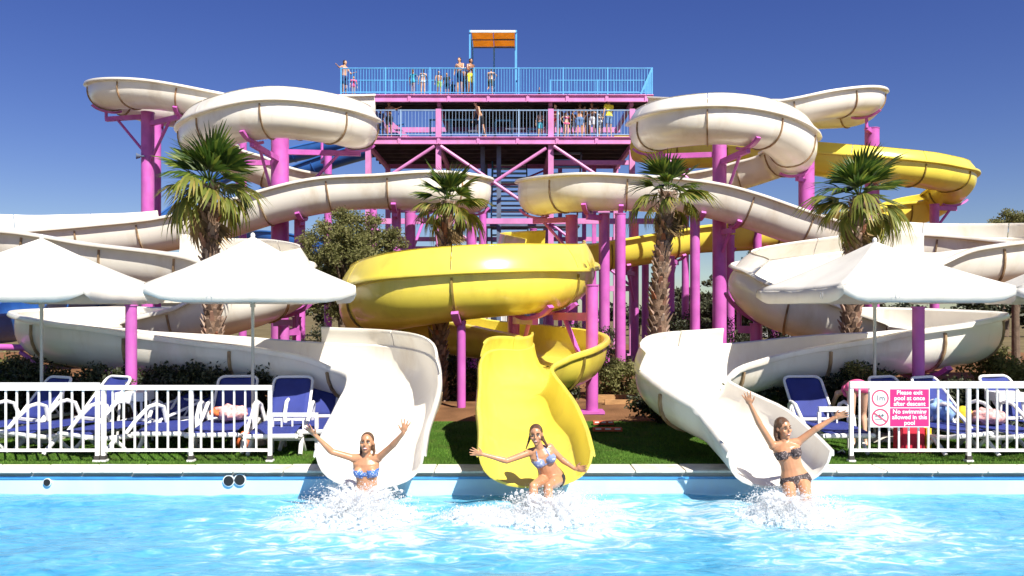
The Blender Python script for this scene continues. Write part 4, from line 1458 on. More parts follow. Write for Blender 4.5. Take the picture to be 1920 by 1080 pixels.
# red cool box under the sign
x, Y = PX(1704, 11.3), 11.3
cb = empty('cool_box', (x, Y, 0), 'red cool box on the grass under the warning sign', 'cool box')
o = MB().box((x, Y, .19), (.34, .26, .38)).build('body', M['c_red'], cb, smooth=False)
o.modifiers.new('bevel', 'BEVEL').width = .03
MB().box((x, Y, .40), (.36, .28, .04)).build('lid', M['sign_red'], cb, smooth=False)
MB().box((x + .22, Y, .18), (.07, .24, .34)).build('side_pocket', M['c_yellow'], cb, smooth=False)
MB().tube([(x - .15, Y, .38), (x - .14, Y, .47), (x + .14, Y, .47), (x + .15, Y, .38)], .012, 6).build('handle', M['sign_white'], cb)
# flat shoes
for i, (px, lab) in enumerate(((1566, 'pair of dark flip flops on the grass beside the sign railing'),)):
    x = PX(px, 11.15)
    e = empty('flip_flops', (x, 11.15, 0), lab, 'shoes')
    for s in (-1, 1):
        MB().ell((x + s * .07, 11.15, .022), (.055, .13, .02), 14, 6).build('shoe', M['black'], e)
        MB().tube([(x + s * .07 - .045, 11.12, .03), (x + s * .07, 11.07, .075), (x + s * .07 + .045, 11.12, .03)], .01, 6).build('strap', M['sign_white'], e)

# planks lying beside the yellow slide
for i, (xa, ya, xb, yb, z, mat, lab) in enumerate(((1112, 797, 1150, 798, 14.0, 'red_board', 'red plank lying on the grass edge, the one farther back'),
                                                   (1112, 811, 1166, 811, 13.2, 'red_board', 'red and white plank lying on the grass edge, the nearer one'))):
    a, b = PX(xa, z), PX(xb, z)
    e = empty('plank', ((a + b) / 2, z, 0), lab, 'plank', 'planks beside the yellow slide')
    MB().box(((a + b) / 2, z, .045), (b - a, .14, .05)).build('timber', M[mat], e, smooth=False)
    for k in range(3):
        MB().box((a + (b - a) * (k + .5) / 3, z - .073, .06), ((b - a) / 5, .008, .02)).build('white_mark', M['sign_white'], e, smooth=False)
x0_, x1_ = PX(1118, 17.0), PX(1195, 17.0)
e = empty('timber_edging', ((x0_ + x1_) / 2, 17, 0), 'weathered orange brown board edging the earth bed below the shrub', 'board')
for k in range(2):
    MB().box(((x0_ + x1_) / 2 + .12 * k, 17.0 - .5 * k, .14 - .05 * k), (x1_ - x0_, .08, .16)).build('plank', M['board'], e, smooth=False)
# pink rail at far left
e = empty('pink_rail', (PX(25, 14.4), 14.4, 0), 'bright pink pipe rail with a slanted leg at the left edge', 'rail')
Yr = 14.5
MB().tube([P(-60, 650, Yr), P(55, 652, Yr)], .06, 10).build('rail', M['pink'], e)
MB().tube([P(38, 660, Yr), P(84, 690, Yr), (PX(100, Yr), Yr, .0)], .04, 10).build('leg', M['pink'], e)
MB().tube([P(-50, 650, Yr), (PX(-50, Yr), Yr, 0)], .05, 10).build('leg', M['pink'], e)
# floodlight on the tall left column
q = P(264, 293, 28.3)
e = empty('floodlight', q, 'small grey floodlight clamped to the tall pink column at far left', 'lamp')
MB().tube([q + Vector((.12, 0, 0)), q + Vector((-.02, 0, 0))], .03, 8).build('bracket', M['steel'], e)
MB().tube([q + Vector((-.02, 0, 0)), q + Vector((-.14, -.06, 0))], [.06, .11], 14).build('housing', M['steel'], e)
# ================================================================ people
for nm, c in (('skin_a', (0.50, 0.245, 0.13)), ('skin_b', (0.56, 0.31, 0.19)), ('skin_c', (0.34, 0.16, 0.09)), ('skin_d', (0.62, 0.37, 0.25))):
    m_ = mk(nm, c, .34, .14, 7, .05, 45)
    m_.node_tree.nodes['Principled BSDF'].inputs['Subsurface Weight'].default_value = .08
    m_.node_tree.nodes['Principled BSDF'].inputs['Subsurface Radius'].default_value = (.02, .008, .004)
    M[nm] = m_
M['hair_dark'] = mk('dark hair', (0.035, 0.02, 0.013), .4, .4, 30, .4, 90, stretch=(6, 6, 1))
M['hair_brown'] = mk('wet brown hair', (0.10, 0.045, 0.02), .35, .4, 30, .5, 90, stretch=(6, 6, 1))
M['hair_fair'] = mk('light brown hair', (0.30, 0.17, 0.08), .45, .3, 30, .4, 90, stretch=(6, 6, 1))
M['eye_white'] = mk('eye white', (.8, .8, .78), .25)
M['iris'] = mk('iris', (.05, .03, .02), .2)
M['lip'] = mk('lips', (.45, .12, .10), .4)
M['teeth'] = mk('teeth', (.85, .83, .78), .3)
for nm, c in (('navy', (.02, .03, .12)), ('cyan', (.06, .42, .55)), ('white_c', (.7, .7, .7)), ('lime', (.35, .55, .12)), ('yellow_c', (.80, .68, .05)), ('black_c', (.02, .02, .025)),
              ('red_c', (.50, .03, .06)), ('blue_c', (.08, .18, .5)), ('pink_c', (.70, .10, .25)), ('olive_c', (.10, .09, .05)), ('grey_c', (.25, .25, .28)), ('jeans_c', (.12, .22, .42))):
    M[nm] = mk('cloth ' + nm, c, .85, .15, 12, .1, 120)


def spotted(name, a, b, scale):
    m_ = mk(name, a, .7, .1, 10)
    nt = m_.node_tree
    N, L = nt.nodes, nt.links
    vo = N.new('ShaderNodeTexVoronoi')
    vo.inputs['Scale'].default_value = scale
    geo = N.new('ShaderNodeNewGeometry')
    L.new(geo.outputs['Position'], vo.inputs['Vector'])
    r_ = N.new('ShaderNodeValToRGB')
    r_.color_ramp.interpolation = 'CONSTANT'
    r_.color_ramp.elements[0].color = (*b, 1)
    r_.color_ramp.elements[1].color = (*a, 1)
    r_.color_ramp.elements[1].position = .36
    L.new(vo.outputs['Distance'], r_.inputs['Fac'])
    L.new(r_.outputs[0], N['Principled BSDF'].inputs['Base Color'])
    return m_


M['bik_blue'] = spotted('blue spotted swimwear', (.06, .16, .46), (.55, .62, .78), 62)
M['bik_grey'] = spotted('blue grey swimwear', (.20, .25, .42), (.50, .52, .62), 30)
M['bik_dark'] = spotted('dark patterned swimwear', (.045, .03, .03), (.22, .17, .16), 45)


def cap(mb, a, b, ra, rb, n=12):
    a, b = Vector(a), Vector(b)
    mb.ell(a, ra, n, 8)
    mb.ell(b, rb, n, 8)
    if (b - a).length > 1e-4:
        mb.tube([a, b], [ra, rb], n)


def vox(mb, name, mat, parent, voxel, it, world_matrix=None):
    me = bpy.data.meshes.new('tmp')
    me.from_pydata(mb.v, [], mb.f)
    bm = bmesh.new()
    bm.from_mesh(me)
    bmesh.ops.recalc_face_normals(bm, faces=bm.faces)
    bm.to_mesh(me)
    bm.free()
    t = bpy.data.objects.new('tmp', me)
    col.objects.link(t)
    rmo = t.modifiers.new('r', 'REMESH')
    rmo.mode = 'VOXEL'
    rmo.voxel_size = voxel
    s = t.modifiers.new('s', 'SMOOTH')
    s.factor = .5
    s.iterations = it
    bpy.context.view_layer.update()
    out_ = bpy.data.meshes.new_from_object(t.evaluated_get(bpy.context.evaluated_depsgraph_get()))
    bpy.data.objects.remove(t)
    bpy.data.meshes.remove(me)
    off = wloc(parent)
    out_.transform(Matrix.Translation(-off))
    out_.name = name
    out_.materials.clear()
    out_.materials.append(mat)
    out_.shade_smooth()
    o = bpy.data.objects.new(name, out_)
    col.objects.link(o)
    o.parent = parent
    return o


def bones(J, s):
    """(name, a, b, ra, rb)"""
    B = []
    for q in 'lr':
        B += [('upper_' + q, J['sh' + q], J['el' + q], .043 * s, .035 * s), ('fore_' + q, J['el' + q], J['wr' + q], .035 * s, .023 * s),
              ('thigh_' + q, J['hi' + q], J['kn' + q], .078 * s, .050 * s), ('calf_' + q, J['kn' + q], J['an' + q], .050 * s, .031 * s)]
    return B


def frame(J):
    U_ = (J['neck'] - J['pel']).normalized()
    Rv = (J['shr'] - J['shl'])
    Rv = (Rv - U_ * Rv.dot(U_)).normalized()
    return Rv, Rv.cross(U_), U_


def make_hand(mb, w, d, wv, s, curl=.25, spread=.16, thumb=1):
    d = d.normalized()
    wv = (wv - d * wv.dot(d)).normalized()
    nv = d.cross(wv)
    cap(mb, w, w + d * .02 * s, .022 * s, .024 * s, 8)
    mb.ell(w + d * .052 * s, (.038 * s, .017 * s, .046 * s), 12, 8, (wv, nv, d))
    for k, (off, ln) in enumerate(((-.030, .060), (-.010, .075), (.011, .078), (.031, .068))):
        off *= thumb
        fd = (d + wv * off / .031 * spread).normalized()
        p0 = w + d * .085 * s + wv * off * s
        p1 = p0 + fd * ln * .5 * s
        fd2 = (fd + nv * curl).normalized()
        p2 = p1 + fd2 * ln * .5 * s
        cap(mb, p0 - fd * .02 * s, p1, .0098 * s, .0088 * s, 8)
        cap(mb, p1, p2, .0088 * s, .0072 * s, 8)
    td = (d * .75 + wv * thumb * .8).normalized()
    p0 = w + d * .03 * s + wv * thumb * .028 * s
    p1 = p0 + td * .035 * s
    p2 = p1 + (td + d * .35).normalized() * .03 * s
    cap(mb, p0, p1, .0125 * s, .0105 * s, 8)
    cap(mb, p1, p2, .0105 * s, .008 * s, 8)


def body(J, s, female, skin, parent, voxel=.02, it=4, hands=None, feet=True, bust=True):
    Rv, Fv, U_ = frame(J)
    L_ = (J['neck'] - J['pel']).length
    mb = MB()
    prof = ((-.16, .07, .07, 0), (-.06, .135, .10, 0), (.04, .158 if female else .145, .108, 0), (.16, .150 if female else .14, .100, .0), (.32, .122 if female else .135, .086, .004), (.46, .114 if female else .138, .082, .008),
            (.60, .128 if female else .15, .088, .006), (.74, .146 if female else .168, .098, .006), (.86, .150 if female else .172, .092, 0), (.94, .115, .070, -.006), (1.0, .062, .055, -.006))
    rings = []
    for t, rx, ry, fo in prof:
        c = J['pel'] + U_ * (L_ * t) + Fv * fo * s
        rings.append([c + Rv * (rx * s * math.cos(a)) + Fv * (ry * s * math.sin(a)) for a in [2 * math.pi * k / 18 for k in range(18)]])
    mb.loft(rings)
    if female and bust:
        for q in (-1, 1):
            mb.ell(J['pel'] + U_ * L_ * .70 + Rv * q * .072 * s + Fv * .078 * s, (.060 * s, .050 * s, .058 * s), 12, 8, (Rv, Fv, U_))
    for nm, a, b, ra, rb in bones(J, s):
        cap(mb, a, b, ra, rb)
        if nm.startswith('calf'):
            cap(mb, a.lerp(b, .12), a.lerp(b, .42), .054 * s, .046 * s)
        if nm.startswith('fore'):
            cap(mb, a.lerp(b, .1), a.lerp(b, .4), .038 * s, .032 * s)
    for q in 'lr':
        cap(mb, J['neck'] - U_ * .015 * s, J['sh' + q], .045 * s, .05 * s)
        cap(mb, J['pel'] + (J['hi' + q] - J['pel']) * .5, J['hi' + q], .09 * s, .088 * s)
    hd, fd, hu = J['head'], J['face'].normalized(), J['hup'].normalized()
    hr = hu.cross(fd) * -1
    hr = fd.cross(hu) * -1
    cap(mb, J['neck'] - U_ * .03 * s, hd - hu * .05 * s - fd * .01 * s, .052 * s, .046 * s)
    ax = (hr, fd, hu)
    mb.ell(hd + hu * .022 * s - fd * .008 * s, (.073 * s, .092 * s, .088 * s), 16, 10, ax)
    mb.ell(hd - hu * .042 * s + fd * .028 * s, (.053 * s, .056 * s, .070 * s), 14, 10, ax)
    mb.ell(hd - hu * .098 * s + fd * .058 * s, (.020 * s, .018 * s, .016 * s), 10, 6, ax)
    mb.ell(hd - hu * .018 * s + fd * .092 * s, (.0125 * s, .020 * s, .018 * s), 10, 6, ax)
    mb.ell(hd + hu * .004 * s + fd * .080 * s, (.009 * s, .014 * s, .026 * s), 10, 6, ax)
    for q in (-1, 1):
        mb.ell(hd - hu * .004 * s + hr * q * .075 * s - fd * .008 * s, (.010 * s, .018 * s, .028 * s), 8, 6, ax)
        mb.ell(hd - hu * .026 * s + hr * q * .040 * s + fd * .056 * s, (.024 * s, .022 * s, .022 * s), 8, 6, ax)
    for q in 'lr':
        w = J['wr' + q]
        d = (w - J['el' + q]).normalized()
        if hands:
            hdir, wv, th, curl, spread = hands[q]
            make_hand(mb, w, hdir, wv, s, curl, spread, th)
        else:
            mb.ell(w + d * .07 * s, (.035 * s, .022 * s, .075 * s), 8, 6, (d.orthogonal().normalized(), d.cross(d.orthogonal()).normalized(), d))
        if feet:
            a = J['an' + q]
            td = J.get('toe', Fv)
            cap(mb, a - td * .03 * s - Vector((0, 0, .03 * s)), a + td * .15 * s - Vector((0, 0, .045 * s)), .034 * s, .026 * s)
    return vox(mb, 'body', skin, parent, voxel, it)


def skin_parts(o, J, s):
    """for every vertex: nearest bone, place along it, and the torso frame coordinates"""
    me = o.data
    v = np.empty(len(me.vertices) * 3, np.float32)
    me.vertices.foreach_get('co', v)
    v = v.reshape(-1, 3) + np.array(wloc(o.parent), np.float32)
    Rv, Fv, U_ = frame(J)
    B = bones(J, s) + [('torso', J['pel'], J['neck'], .10 * s, .10 * s), ('head', J['neck'], J['head'] + J['hup'].normalized() * .1 * s, .08 * s, .08 * s)]
    best = np.full(len(v), 1e9)
    lab = np.zeros(len(v), int)
    tt = np.zeros(len(v))
    for i, (nm, a, b, ra, rb) in enumerate(B):
        a_, ab = np.array(a), np.array(b - a)
        l2 = max(1e-6, float(ab @ ab))
        t = (v - a_) @ ab / l2
        tc = np.clip(t, 0, 1)
        d = np.linalg.norm(v - (a_ + tc[:, None] * ab), axis=1) - (ra + (rb - ra) * tc)
        k = d < best
        best[k], lab[k], tt[k] = d[k], i, t[k]
    names = np.array([b[0] for b in B])[lab]
    Lt = (J['neck'] - J['pel']).length
    rel = v - np.array(J['pel'])
    tor = np.stack([rel @ np.array(Rv), rel @ np.array(Fv), rel @ np.array(U_) / Lt], 1)
    return names, tt, tor


def shell(o, mask, off, name, mat, parent):
    me = o.data
    nv = len(me.vertices)
    v = np.empty(nv * 3, np.float32)
    me.vertices.foreach_get('co', v)
    v = v.reshape(-1, 3)
    nr = np.empty(nv * 3, np.float32)
    me.vertices.foreach_get('normal', nr)
    nr = nr.reshape(-1, 3)
    fs = [tuple(p.vertices) for p in me.polygons if all(mask[i] for i in p.vertices)]
    if not fs:
        return None
    used = sorted({i for f in fs for i in f})
    mp_ = {i: k for k, i in enumerate(used)}
    m2 = bpy.data.meshes.new(name)
    m2.from_pydata([tuple(v[i] + nr[i] * off) for i in used], [], [tuple(mp_[i] for i in f) for f in fs])
    m2.materials.append(mat)
    m2.shade_smooth()
    c = bpy.data.objects.new(name, m2)
    col.objects.link(c)
    c.parent = parent
    sm = c.modifiers.new('s', 'SOLIDIFY')
    sm.thickness = off * 1.2
    sm.offset = -1
    return c


def shorts(o, J, s, mat, parent, top=.2, leg=.6, name='shorts', off=.012):
    n, t, tor = skin_parts(o, J, s)
    mk_ = ((np.char.startswith(n, 'thigh')) & (t < leg)) | ((n == 'torso') & (tor[:, 2] < top))
    return shell(o, mk_, off * s, name, mat, parent)


def shirt(o, J, s, mat, parent, name='shirt', bottom=-.02, sleeve=.5):
    n, t, tor = skin_parts(o, J, s)
    mk_ = ((np.char.startswith(n, 'upper')) & (t < sleeve)) | ((n == 'torso') & (tor[:, 2] > bottom) & (tor[:, 2] < .98)) | ((np.char.startswith(n, 'thigh')) & (tor[:, 2] > bottom))
    return shell(o, mk_, .014 * s, name, mat, parent)


def bra(o, J, s, mat, parent, lo=.63, hi=.79, name='bikini_top', bandeau=False):
    n, t, tor = skin_parts(o, J, s)
    z, x, f = tor[:, 2], tor[:, 0] / s, tor[:, 1] / s
    mid = (lo + hi) / 2
    if bandeau:
        front = (f > -.02) & (z > lo + .05 * (np.abs(x) < .02)) & (z < hi - .05 * (np.abs(x) < .025))
    else:
        top_ = hi + .05 - .9 * np.abs(np.abs(x) - .075)
        front = (f > .0) & (z > lo) & (z < np.minimum(hi + .03, top_)) & ~((np.abs(x) < .012) & (z > lo + .05))
    bandb = (f <= .0) & (np.abs(z - mid) < .03)
    tor_ok = (n == 'torso') | ((np.char.startswith(n, 'upper')) & (t < .05))
    strap = (not bandeau) & (f > -.12) & (z >= hi - .02) & (z < 1.02) & (np.abs(np.abs(x) - .075 + (z - hi) * .10) < .011)
    return shell(o, tor_ok & (front | bandb | strap), .005 * s, name, mat, parent)


def briefs(o, J, s, mat, parent, top=.12, name='bikini_bottom'):
    n, t, tor = skin_parts(o, J, s)
    z, x = tor[:, 2], np.abs(tor[:, 0]) / s
    mk_ = ((n == 'torso') | ((np.char.startswith(n, 'thigh')) & (t < .16))) & (z < top) & (z > -.40 + x * 2.3)
    return shell(o, mk_, .005 * s, name, mat, parent)


def hair_cap(J, s, mat, parent, strands=(), voxel=.012, big=1.0):
    hd, fd, hu = J['head'], J['face'].normalized(), J['hup'].normalized()
    hr = fd.cross(hu) * -1
    ax = (hr, fd, hu)
    mb = MB()
    mb.ell(hd + hu * .034 * s - fd * .022 * s, (.080 * s * big, .094 * s * big, .090 * s * big), 16, 10, ax)
    mb.ell(hd - hu * .03 * s - fd * .045 * s, (.070 * s * big, .062 * s, .085 * s), 14, 10, ax)
    for pts, r0, r1 in strands:
        pts = [Vector(p) for p in pts]
        for k in range(len(pts) - 1):
            q0, q1 = k / (len(pts) - 1), (k + 1) / (len(pts) - 1)
            cap(mb, pts[k], pts[k + 1], r0 + (r1 - r0) * q0, r0 + (r1 - r0) * q1, 8)
    return vox(mb, 'hair', mat, parent, voxel, 3)


def face(J, s, parent, smile=1.0, closed=False):
    hd, fd, hu = J['head'], J['face'].normalized(), J['hup'].normalized()
    hr = fd.cross(hu) * -1
    ax = (hr, fd, hu)
    at = lambda x, y, z: hd + hr * x * s + fd * y * s + hu * z * s
    for q in (-1, 1):
        if closed:
            MB().tube([at(q * .017, .083, .004), at(q * .030, .083, .009), at(q * .044, .074, .003)], .004 * s, 6).build('eyelid', M['hair_dark'], parent)
        else:
            e = MB().ell(at(q * .030, .071, .006), (.0125 * s, .011 * s, .0072 * s), 12, 8, ax).build('eye', M['eye_white'], parent)
            MB().ell(at(q * .030, .081, .006), (.0068 * s, .0045 * s, .0066 * s), 10, 6, ax).build('iris', M['iris'], e)
            MB().tube([at(q * .015, .0845, .013), at(q * .030, .085, .0175), at(q * .045, .074, .012)], .003 * s, 6).build('eyelid', M['hair_dark'], parent)
        MB().tube([at(q * .014, .086, .026), at(q * .030, .086, .032), at(q * .050, .070, .026)], .0042 * s, 6).build('eyebrow', M['hair_brown'], parent)
    mo = MB().ell(at(0, .078, -.062), (.026 * s, .011 * s, .0115 * s * smile), 14, 8, ax).build('mouth', M['lip'], parent)
    MB().ell(at(0, .0835, -.0600), (.020 * s, .0068 * s, .0048 * s * smile), 12, 6, ax).build('teeth', M['teeth'], mo)


def V(px, py, Y, dy=0.0):
    return P(px, py, Y + dy)


def woman(name_lab, J, skin, hands, root_z=None):
    e = empty('person', (J['pel'].x, J['pel'].y, WATER), name_lab, 'person', 'women riding the slides')
    b = body(J, J['s'], True, M[skin], e, .006, 5, hands)
    return e, b


X_, Y_, Z_ = Vector((1, 0, 0)), Vector((0, 1, 0)), Vector((0, 0, 1))
# left woman, arms flung up, sitting in the spray
Y1 = 9.08
J1 = dict(s=1.0, pel=V(689, 938, Y1, .06), neck=V(686, 856, Y1), head=V(688, 830, Y1, -.02), face=Vector((-.05, -1, .12)), hup=Vector((.04, .06, 1)),
          shl=V(663, 859, Y1), ell=V(622, 847, Y1, -.06), wrl=V(592, 817, Y1, -.10), shr=V(709, 859, Y1), elr=V(735, 836, Y1, -.12), wrr=V(756, 812, Y1, -.22))
J1.update(hil=J1['pel'] - X_ * .085, hir=J1['pel'] + X_ * .085)
J1.update(knl=J1['hil'] + Vector((-.05, -.36, -.20)), knr=J1['hir'] + Vector((.05, -.36, -.22)))
J1.update(anl=J1['knl'] + Vector((0, -.18, -.36)), anr=J1['knr'] + Vector((0, -.18, -.36)), toe=Vector((0, -.8, -.3)))
w1, b1 = woman('smiling woman with both arms up in a strapless blue bikini at the left slide', J1, 'skin_a',
               dict(l=(V(583, 808, Y1, -.12) - J1['wrl'], Vector((.5, -.5, .6)), 1, .15, .32), r=(V(760, 796, Y1, -.24) - J1['wrr'], Vector((.9, 0, -.2)), -1, .1, .38)))
bra(b1, J1, 1, M['bik_blue'], w1, .56, .755, bandeau=True)
briefs(b1, J1, 1, M['bik_blue'], w1)
h = J1['head']
hair_cap(J1, 1, M['hair_brown'], w1, [([h + Vector((-.055, .04, -.02)), h + Vector((-.07, .03, -.10)), h + Vector((-.066, 0, -.17))], .03, .014),
                                      ([h + Vector((.06, .03, -.02)), h + Vector((.078, .02, -.10)), h + Vector((.07, -.01, -.15))], .026, .012)], .008, .97)
face(J1, 1, w1, 1.15)

# middle woman sitting on the lip of the yellow slide
Y2 = 9.3
J2 = dict(s=1.0, pel=V(1034, 899, Y2, .10), neck=V(1012, 841, Y2, -.02), head=V(1005, 815, Y2, -.06), face=Vector((-.10, -1, -.02)), hup=Vector((-.05, -.05, 1)),
          shl=V(994, 848, Y2, -.02), ell=V(950, 864, Y2, -.10), wrl=V(906, 852, Y2, -.16), shr=V(1031, 839, Y2, .02), elr=V(1054, 862, Y2, .06), wrr=V(1078, 879, Y2, -.02))
J2.update(hil=J2['pel'] + Vector((-.085, -.02, 0)), hir=J2['pel'] + Vector((.08, .0, .0)))
J2.update(knl=V(1000, 912, Y2, -.36), knr=V(1028, 912, Y2, -.40))
J2.update(anl=J2['knl'] + Vector((0, -.10, -.40)), anr=J2['knr'] + Vector((0, -.12, -.40)), toe=Vector((0, -.8, -.4)))
w2, b2 = woman('smiling woman with wet plaits in a grey blue bikini on the yellow slide lip', J2, 'skin_a',
               dict(l=(V(881, 846, Y2, -.2) - J2['wrl'], Vector((.1, -.3, 1)), 1, .12, .25), r=(V(1096, 879, Y2, -.08) - J2['wrr'], Vector((.2, -.3, 1)), 1, .2, .12)))
bra(b2, J2, 1, M['bik_grey'], w2, .58, .78)
briefs(b2, J2, 1, M['black_c'], w2, .08)
h = J2['head']
hair_cap(J2, 1, M['hair_brown'], w2, [([h + Vector((-.06, .02, -.01)), h + Vector((-.085, 0, -.08)), h + Vector((-.115, -.02, -.16))], .022, .009),
                                      ([h + Vector((.06, .03, -.01)), h + Vector((.09, .01, -.07)), h + Vector((.13, .0, -.13))], .026, .014)], .008, 1.0)
face(J2, 1, w2, .8)

# right woman leaning back with arms wide
Y3 = 9.25
J3 = dict(s=1.03, pel=V(1492, 903, Y3, -.04), neck=V(1471, 829, Y3, .04), head=V(1469, 803, Y3, .05), face=Vector((.38, -1, .06)), hup=Vector((-.10, .04, 1)),
          shl=V(1449, 836, Y3, .05), ell=V(1425, 797, Y3, -.02), wrl=V(1407, 760, Y3, -.06), shr=V(1496, 829, Y3, .02), elr=V(1527, 806, Y3, -.04), wrr=V(1563, 784, Y3, -.08))
J3.update(hil=J3['pel'] + Vector((-.085, 0, -.02)), hir=J3['pel'] + Vector((.08, -.02, .02)))
J3.update(knl=V(1486, 948, Y3, -.36), knr=V(1514, 944, Y3, -.34))
J3.update(anl=J3['knl'] + Vector((0, -.12, -.40)), anr=J3['knr'] + Vector((0, -.12, -.40)), toe=Vector((0, -.8, -.3)))
w3, b3 = woman('woman with long wet hair, arms flung wide, dark bikini, at the right slide', J3, 'skin_a',
               dict(l=(V(1400, 741, Y3, -.08) - J3['wrl'], Vector((.9, -.2, .2)), 1, .1, .3), r=(V(1582, 777, Y3, -.10) - J3['wrr'], Vector((.2, -.3, .9)), 1, .3, .15)))
bra(b3, J3, 1.03, M['bik_dark'], w3, .60, .80, bandeau=True)
briefs(b3, J3, 1.03, M['bik_dark'], w3, .16)
h = J3['head']
hair_cap(J3, 1.03, M['hair_brown'], w3, [([h + Vector((-.06, .03, .02)), h + Vector((-.075, .02, -.08)), h + Vector((-.06, -.01, -.17)), h + Vector((-.05, -.05, -.25))], .045, .018),
                                         ([h + Vector((-.03, .07, .0)), h + Vector((-.04, .06, -.12)), h + Vector((-.03, .05, -.22))], .05, .03)], .008, 1.03)
face(J3, 1.03, w3, .9, closed=True)

# ---------------------------------------------------------------- people on the decks
def small(px, Y, z0, h, rz, arms, legs, skin, hair, lower, upper, label, female=False, group='people on the tower decks', bend=0.0, longhair=False, px_abs=None):
    s = h / 1.72
    e = empty('person', (PX(px, Y), Y, z0), label, 'person', group)
    rm = Matrix.Rotation(rz, 3, 'Z')
    J = {}
    J['pel'] = Vector((0, 0, .93))
    th = R(35) * bend
    J['neck'] = Vector((0, -.02 - .51 * math.sin(th), .93 + .51 * math.cos(th)))
    J['hup'] = Vector((0, -math.sin(th * .8) - .08, math.cos(th * .8)))
    J['head'] = J['neck'] + J['hup'].normalized() * .155
    J['face'] = Vector((0, -math.cos(th * .8), -.12 - math.sin(th * .8)))
    J['shl'] = J['neck'] + Vector((-.185, .01, -.055))
    J['shr'] = J['neck'] + Vector((.185, .01, -.055))
    A_ = {'down': ((-.08, .0, -.27), (-.02, -.06, -.25)), 'rail': ((-.07, -.12, -.24), (.0, -.24, .02)), 'fold': ((-.05, -.06, -.26), (.20, -.14, .02)),
          'hip': ((-.20, .06, -.18), (.14, -.05, -.19)), 'up': ((-.18, -.05, .14), (.05, -.03, .25)), 'side': ((-.22, -.05, -.12), (-.23, -.06, .05)), 'chest': ((-.05, -.08, -.25), (.16, -.12, .15))}
    for q, sg_, a in (('l', 1, arms[0]), ('r', -1, arms[1])):
        u_, f_ = A_[a]
        J['el' + q] = J['sh' + q] + Vector((u_[0] * sg_, u_[1], u_[2]))
        J['wr' + q] = J['el' + q] + Vector((f_[0] * sg_, f_[1], f_[2]))
    J['hil'], J['hir'] = J['pel'] + Vector((-.09, 0, -.02)), J['pel'] + Vector((.09, 0, -.02))
    if legs == 'one':
        lg = (((-.10, .0, .50), (-.10, .0, .08)), ((.14, -.14, .56), (.15, .20, .40)))
    elif legs == 'step':
        lg = (((-.11, -.12, .50), (-.12, -.02, .08)), ((.10, .06, .49), (.10, .18, .10)))
    else:
        lg = (((-.10, -.02, .49), (-.105, .02, .075)), ((.10, -.02, .49), (.105, .02, .075)))
    for q, (k_, a_) in zip('lr', lg):
        J['kn' + q], J['an' + q] = Vector(k_), Vector(a_)
    W0 = Vector(e.location)
    for k in J:
        v = rm @ (J[k] if k in ('face', 'hup') else J[k] * s)
        J[k] = v if k in ('face', 'hup') else v + W0
    J['toe'] = rm @ Vector((0, -1, 0))
    b = body(J, s, female, M[skin], e, .021 * s, 3)
    if upper:
        if upper.startswith('bra:'):
            n, t, tor = skin_parts(b, J, s)
            shell(b, (n == 'torso') & (tor[:, 2] > .58) & (tor[:, 2] < .80), .012 * s, 'bikini_top', M[upper[4:]], e)
        else:
            shirt(b, J, s, M[upper], e)
    if lower:
        if female:
            shorts(b, J, s, M[lower], e, .12, .12, 'bikini_bottom')
        else:
            shorts(b, J, s, M[lower], e, .18, .72)
    st = []
    if longhair:
        hd = J['head']
        bk = rm @ Vector((0, .07, 0)) * s
        st = [([hd + bk * .8, hd + bk + Vector((0, 0, -.12 * s)), hd + bk * .9 + Vector((0, 0, -.26 * s))], .06 * s, .03 * s)]
    hair_cap(J, s, M[hair], e, st, .02 * s)
    return e


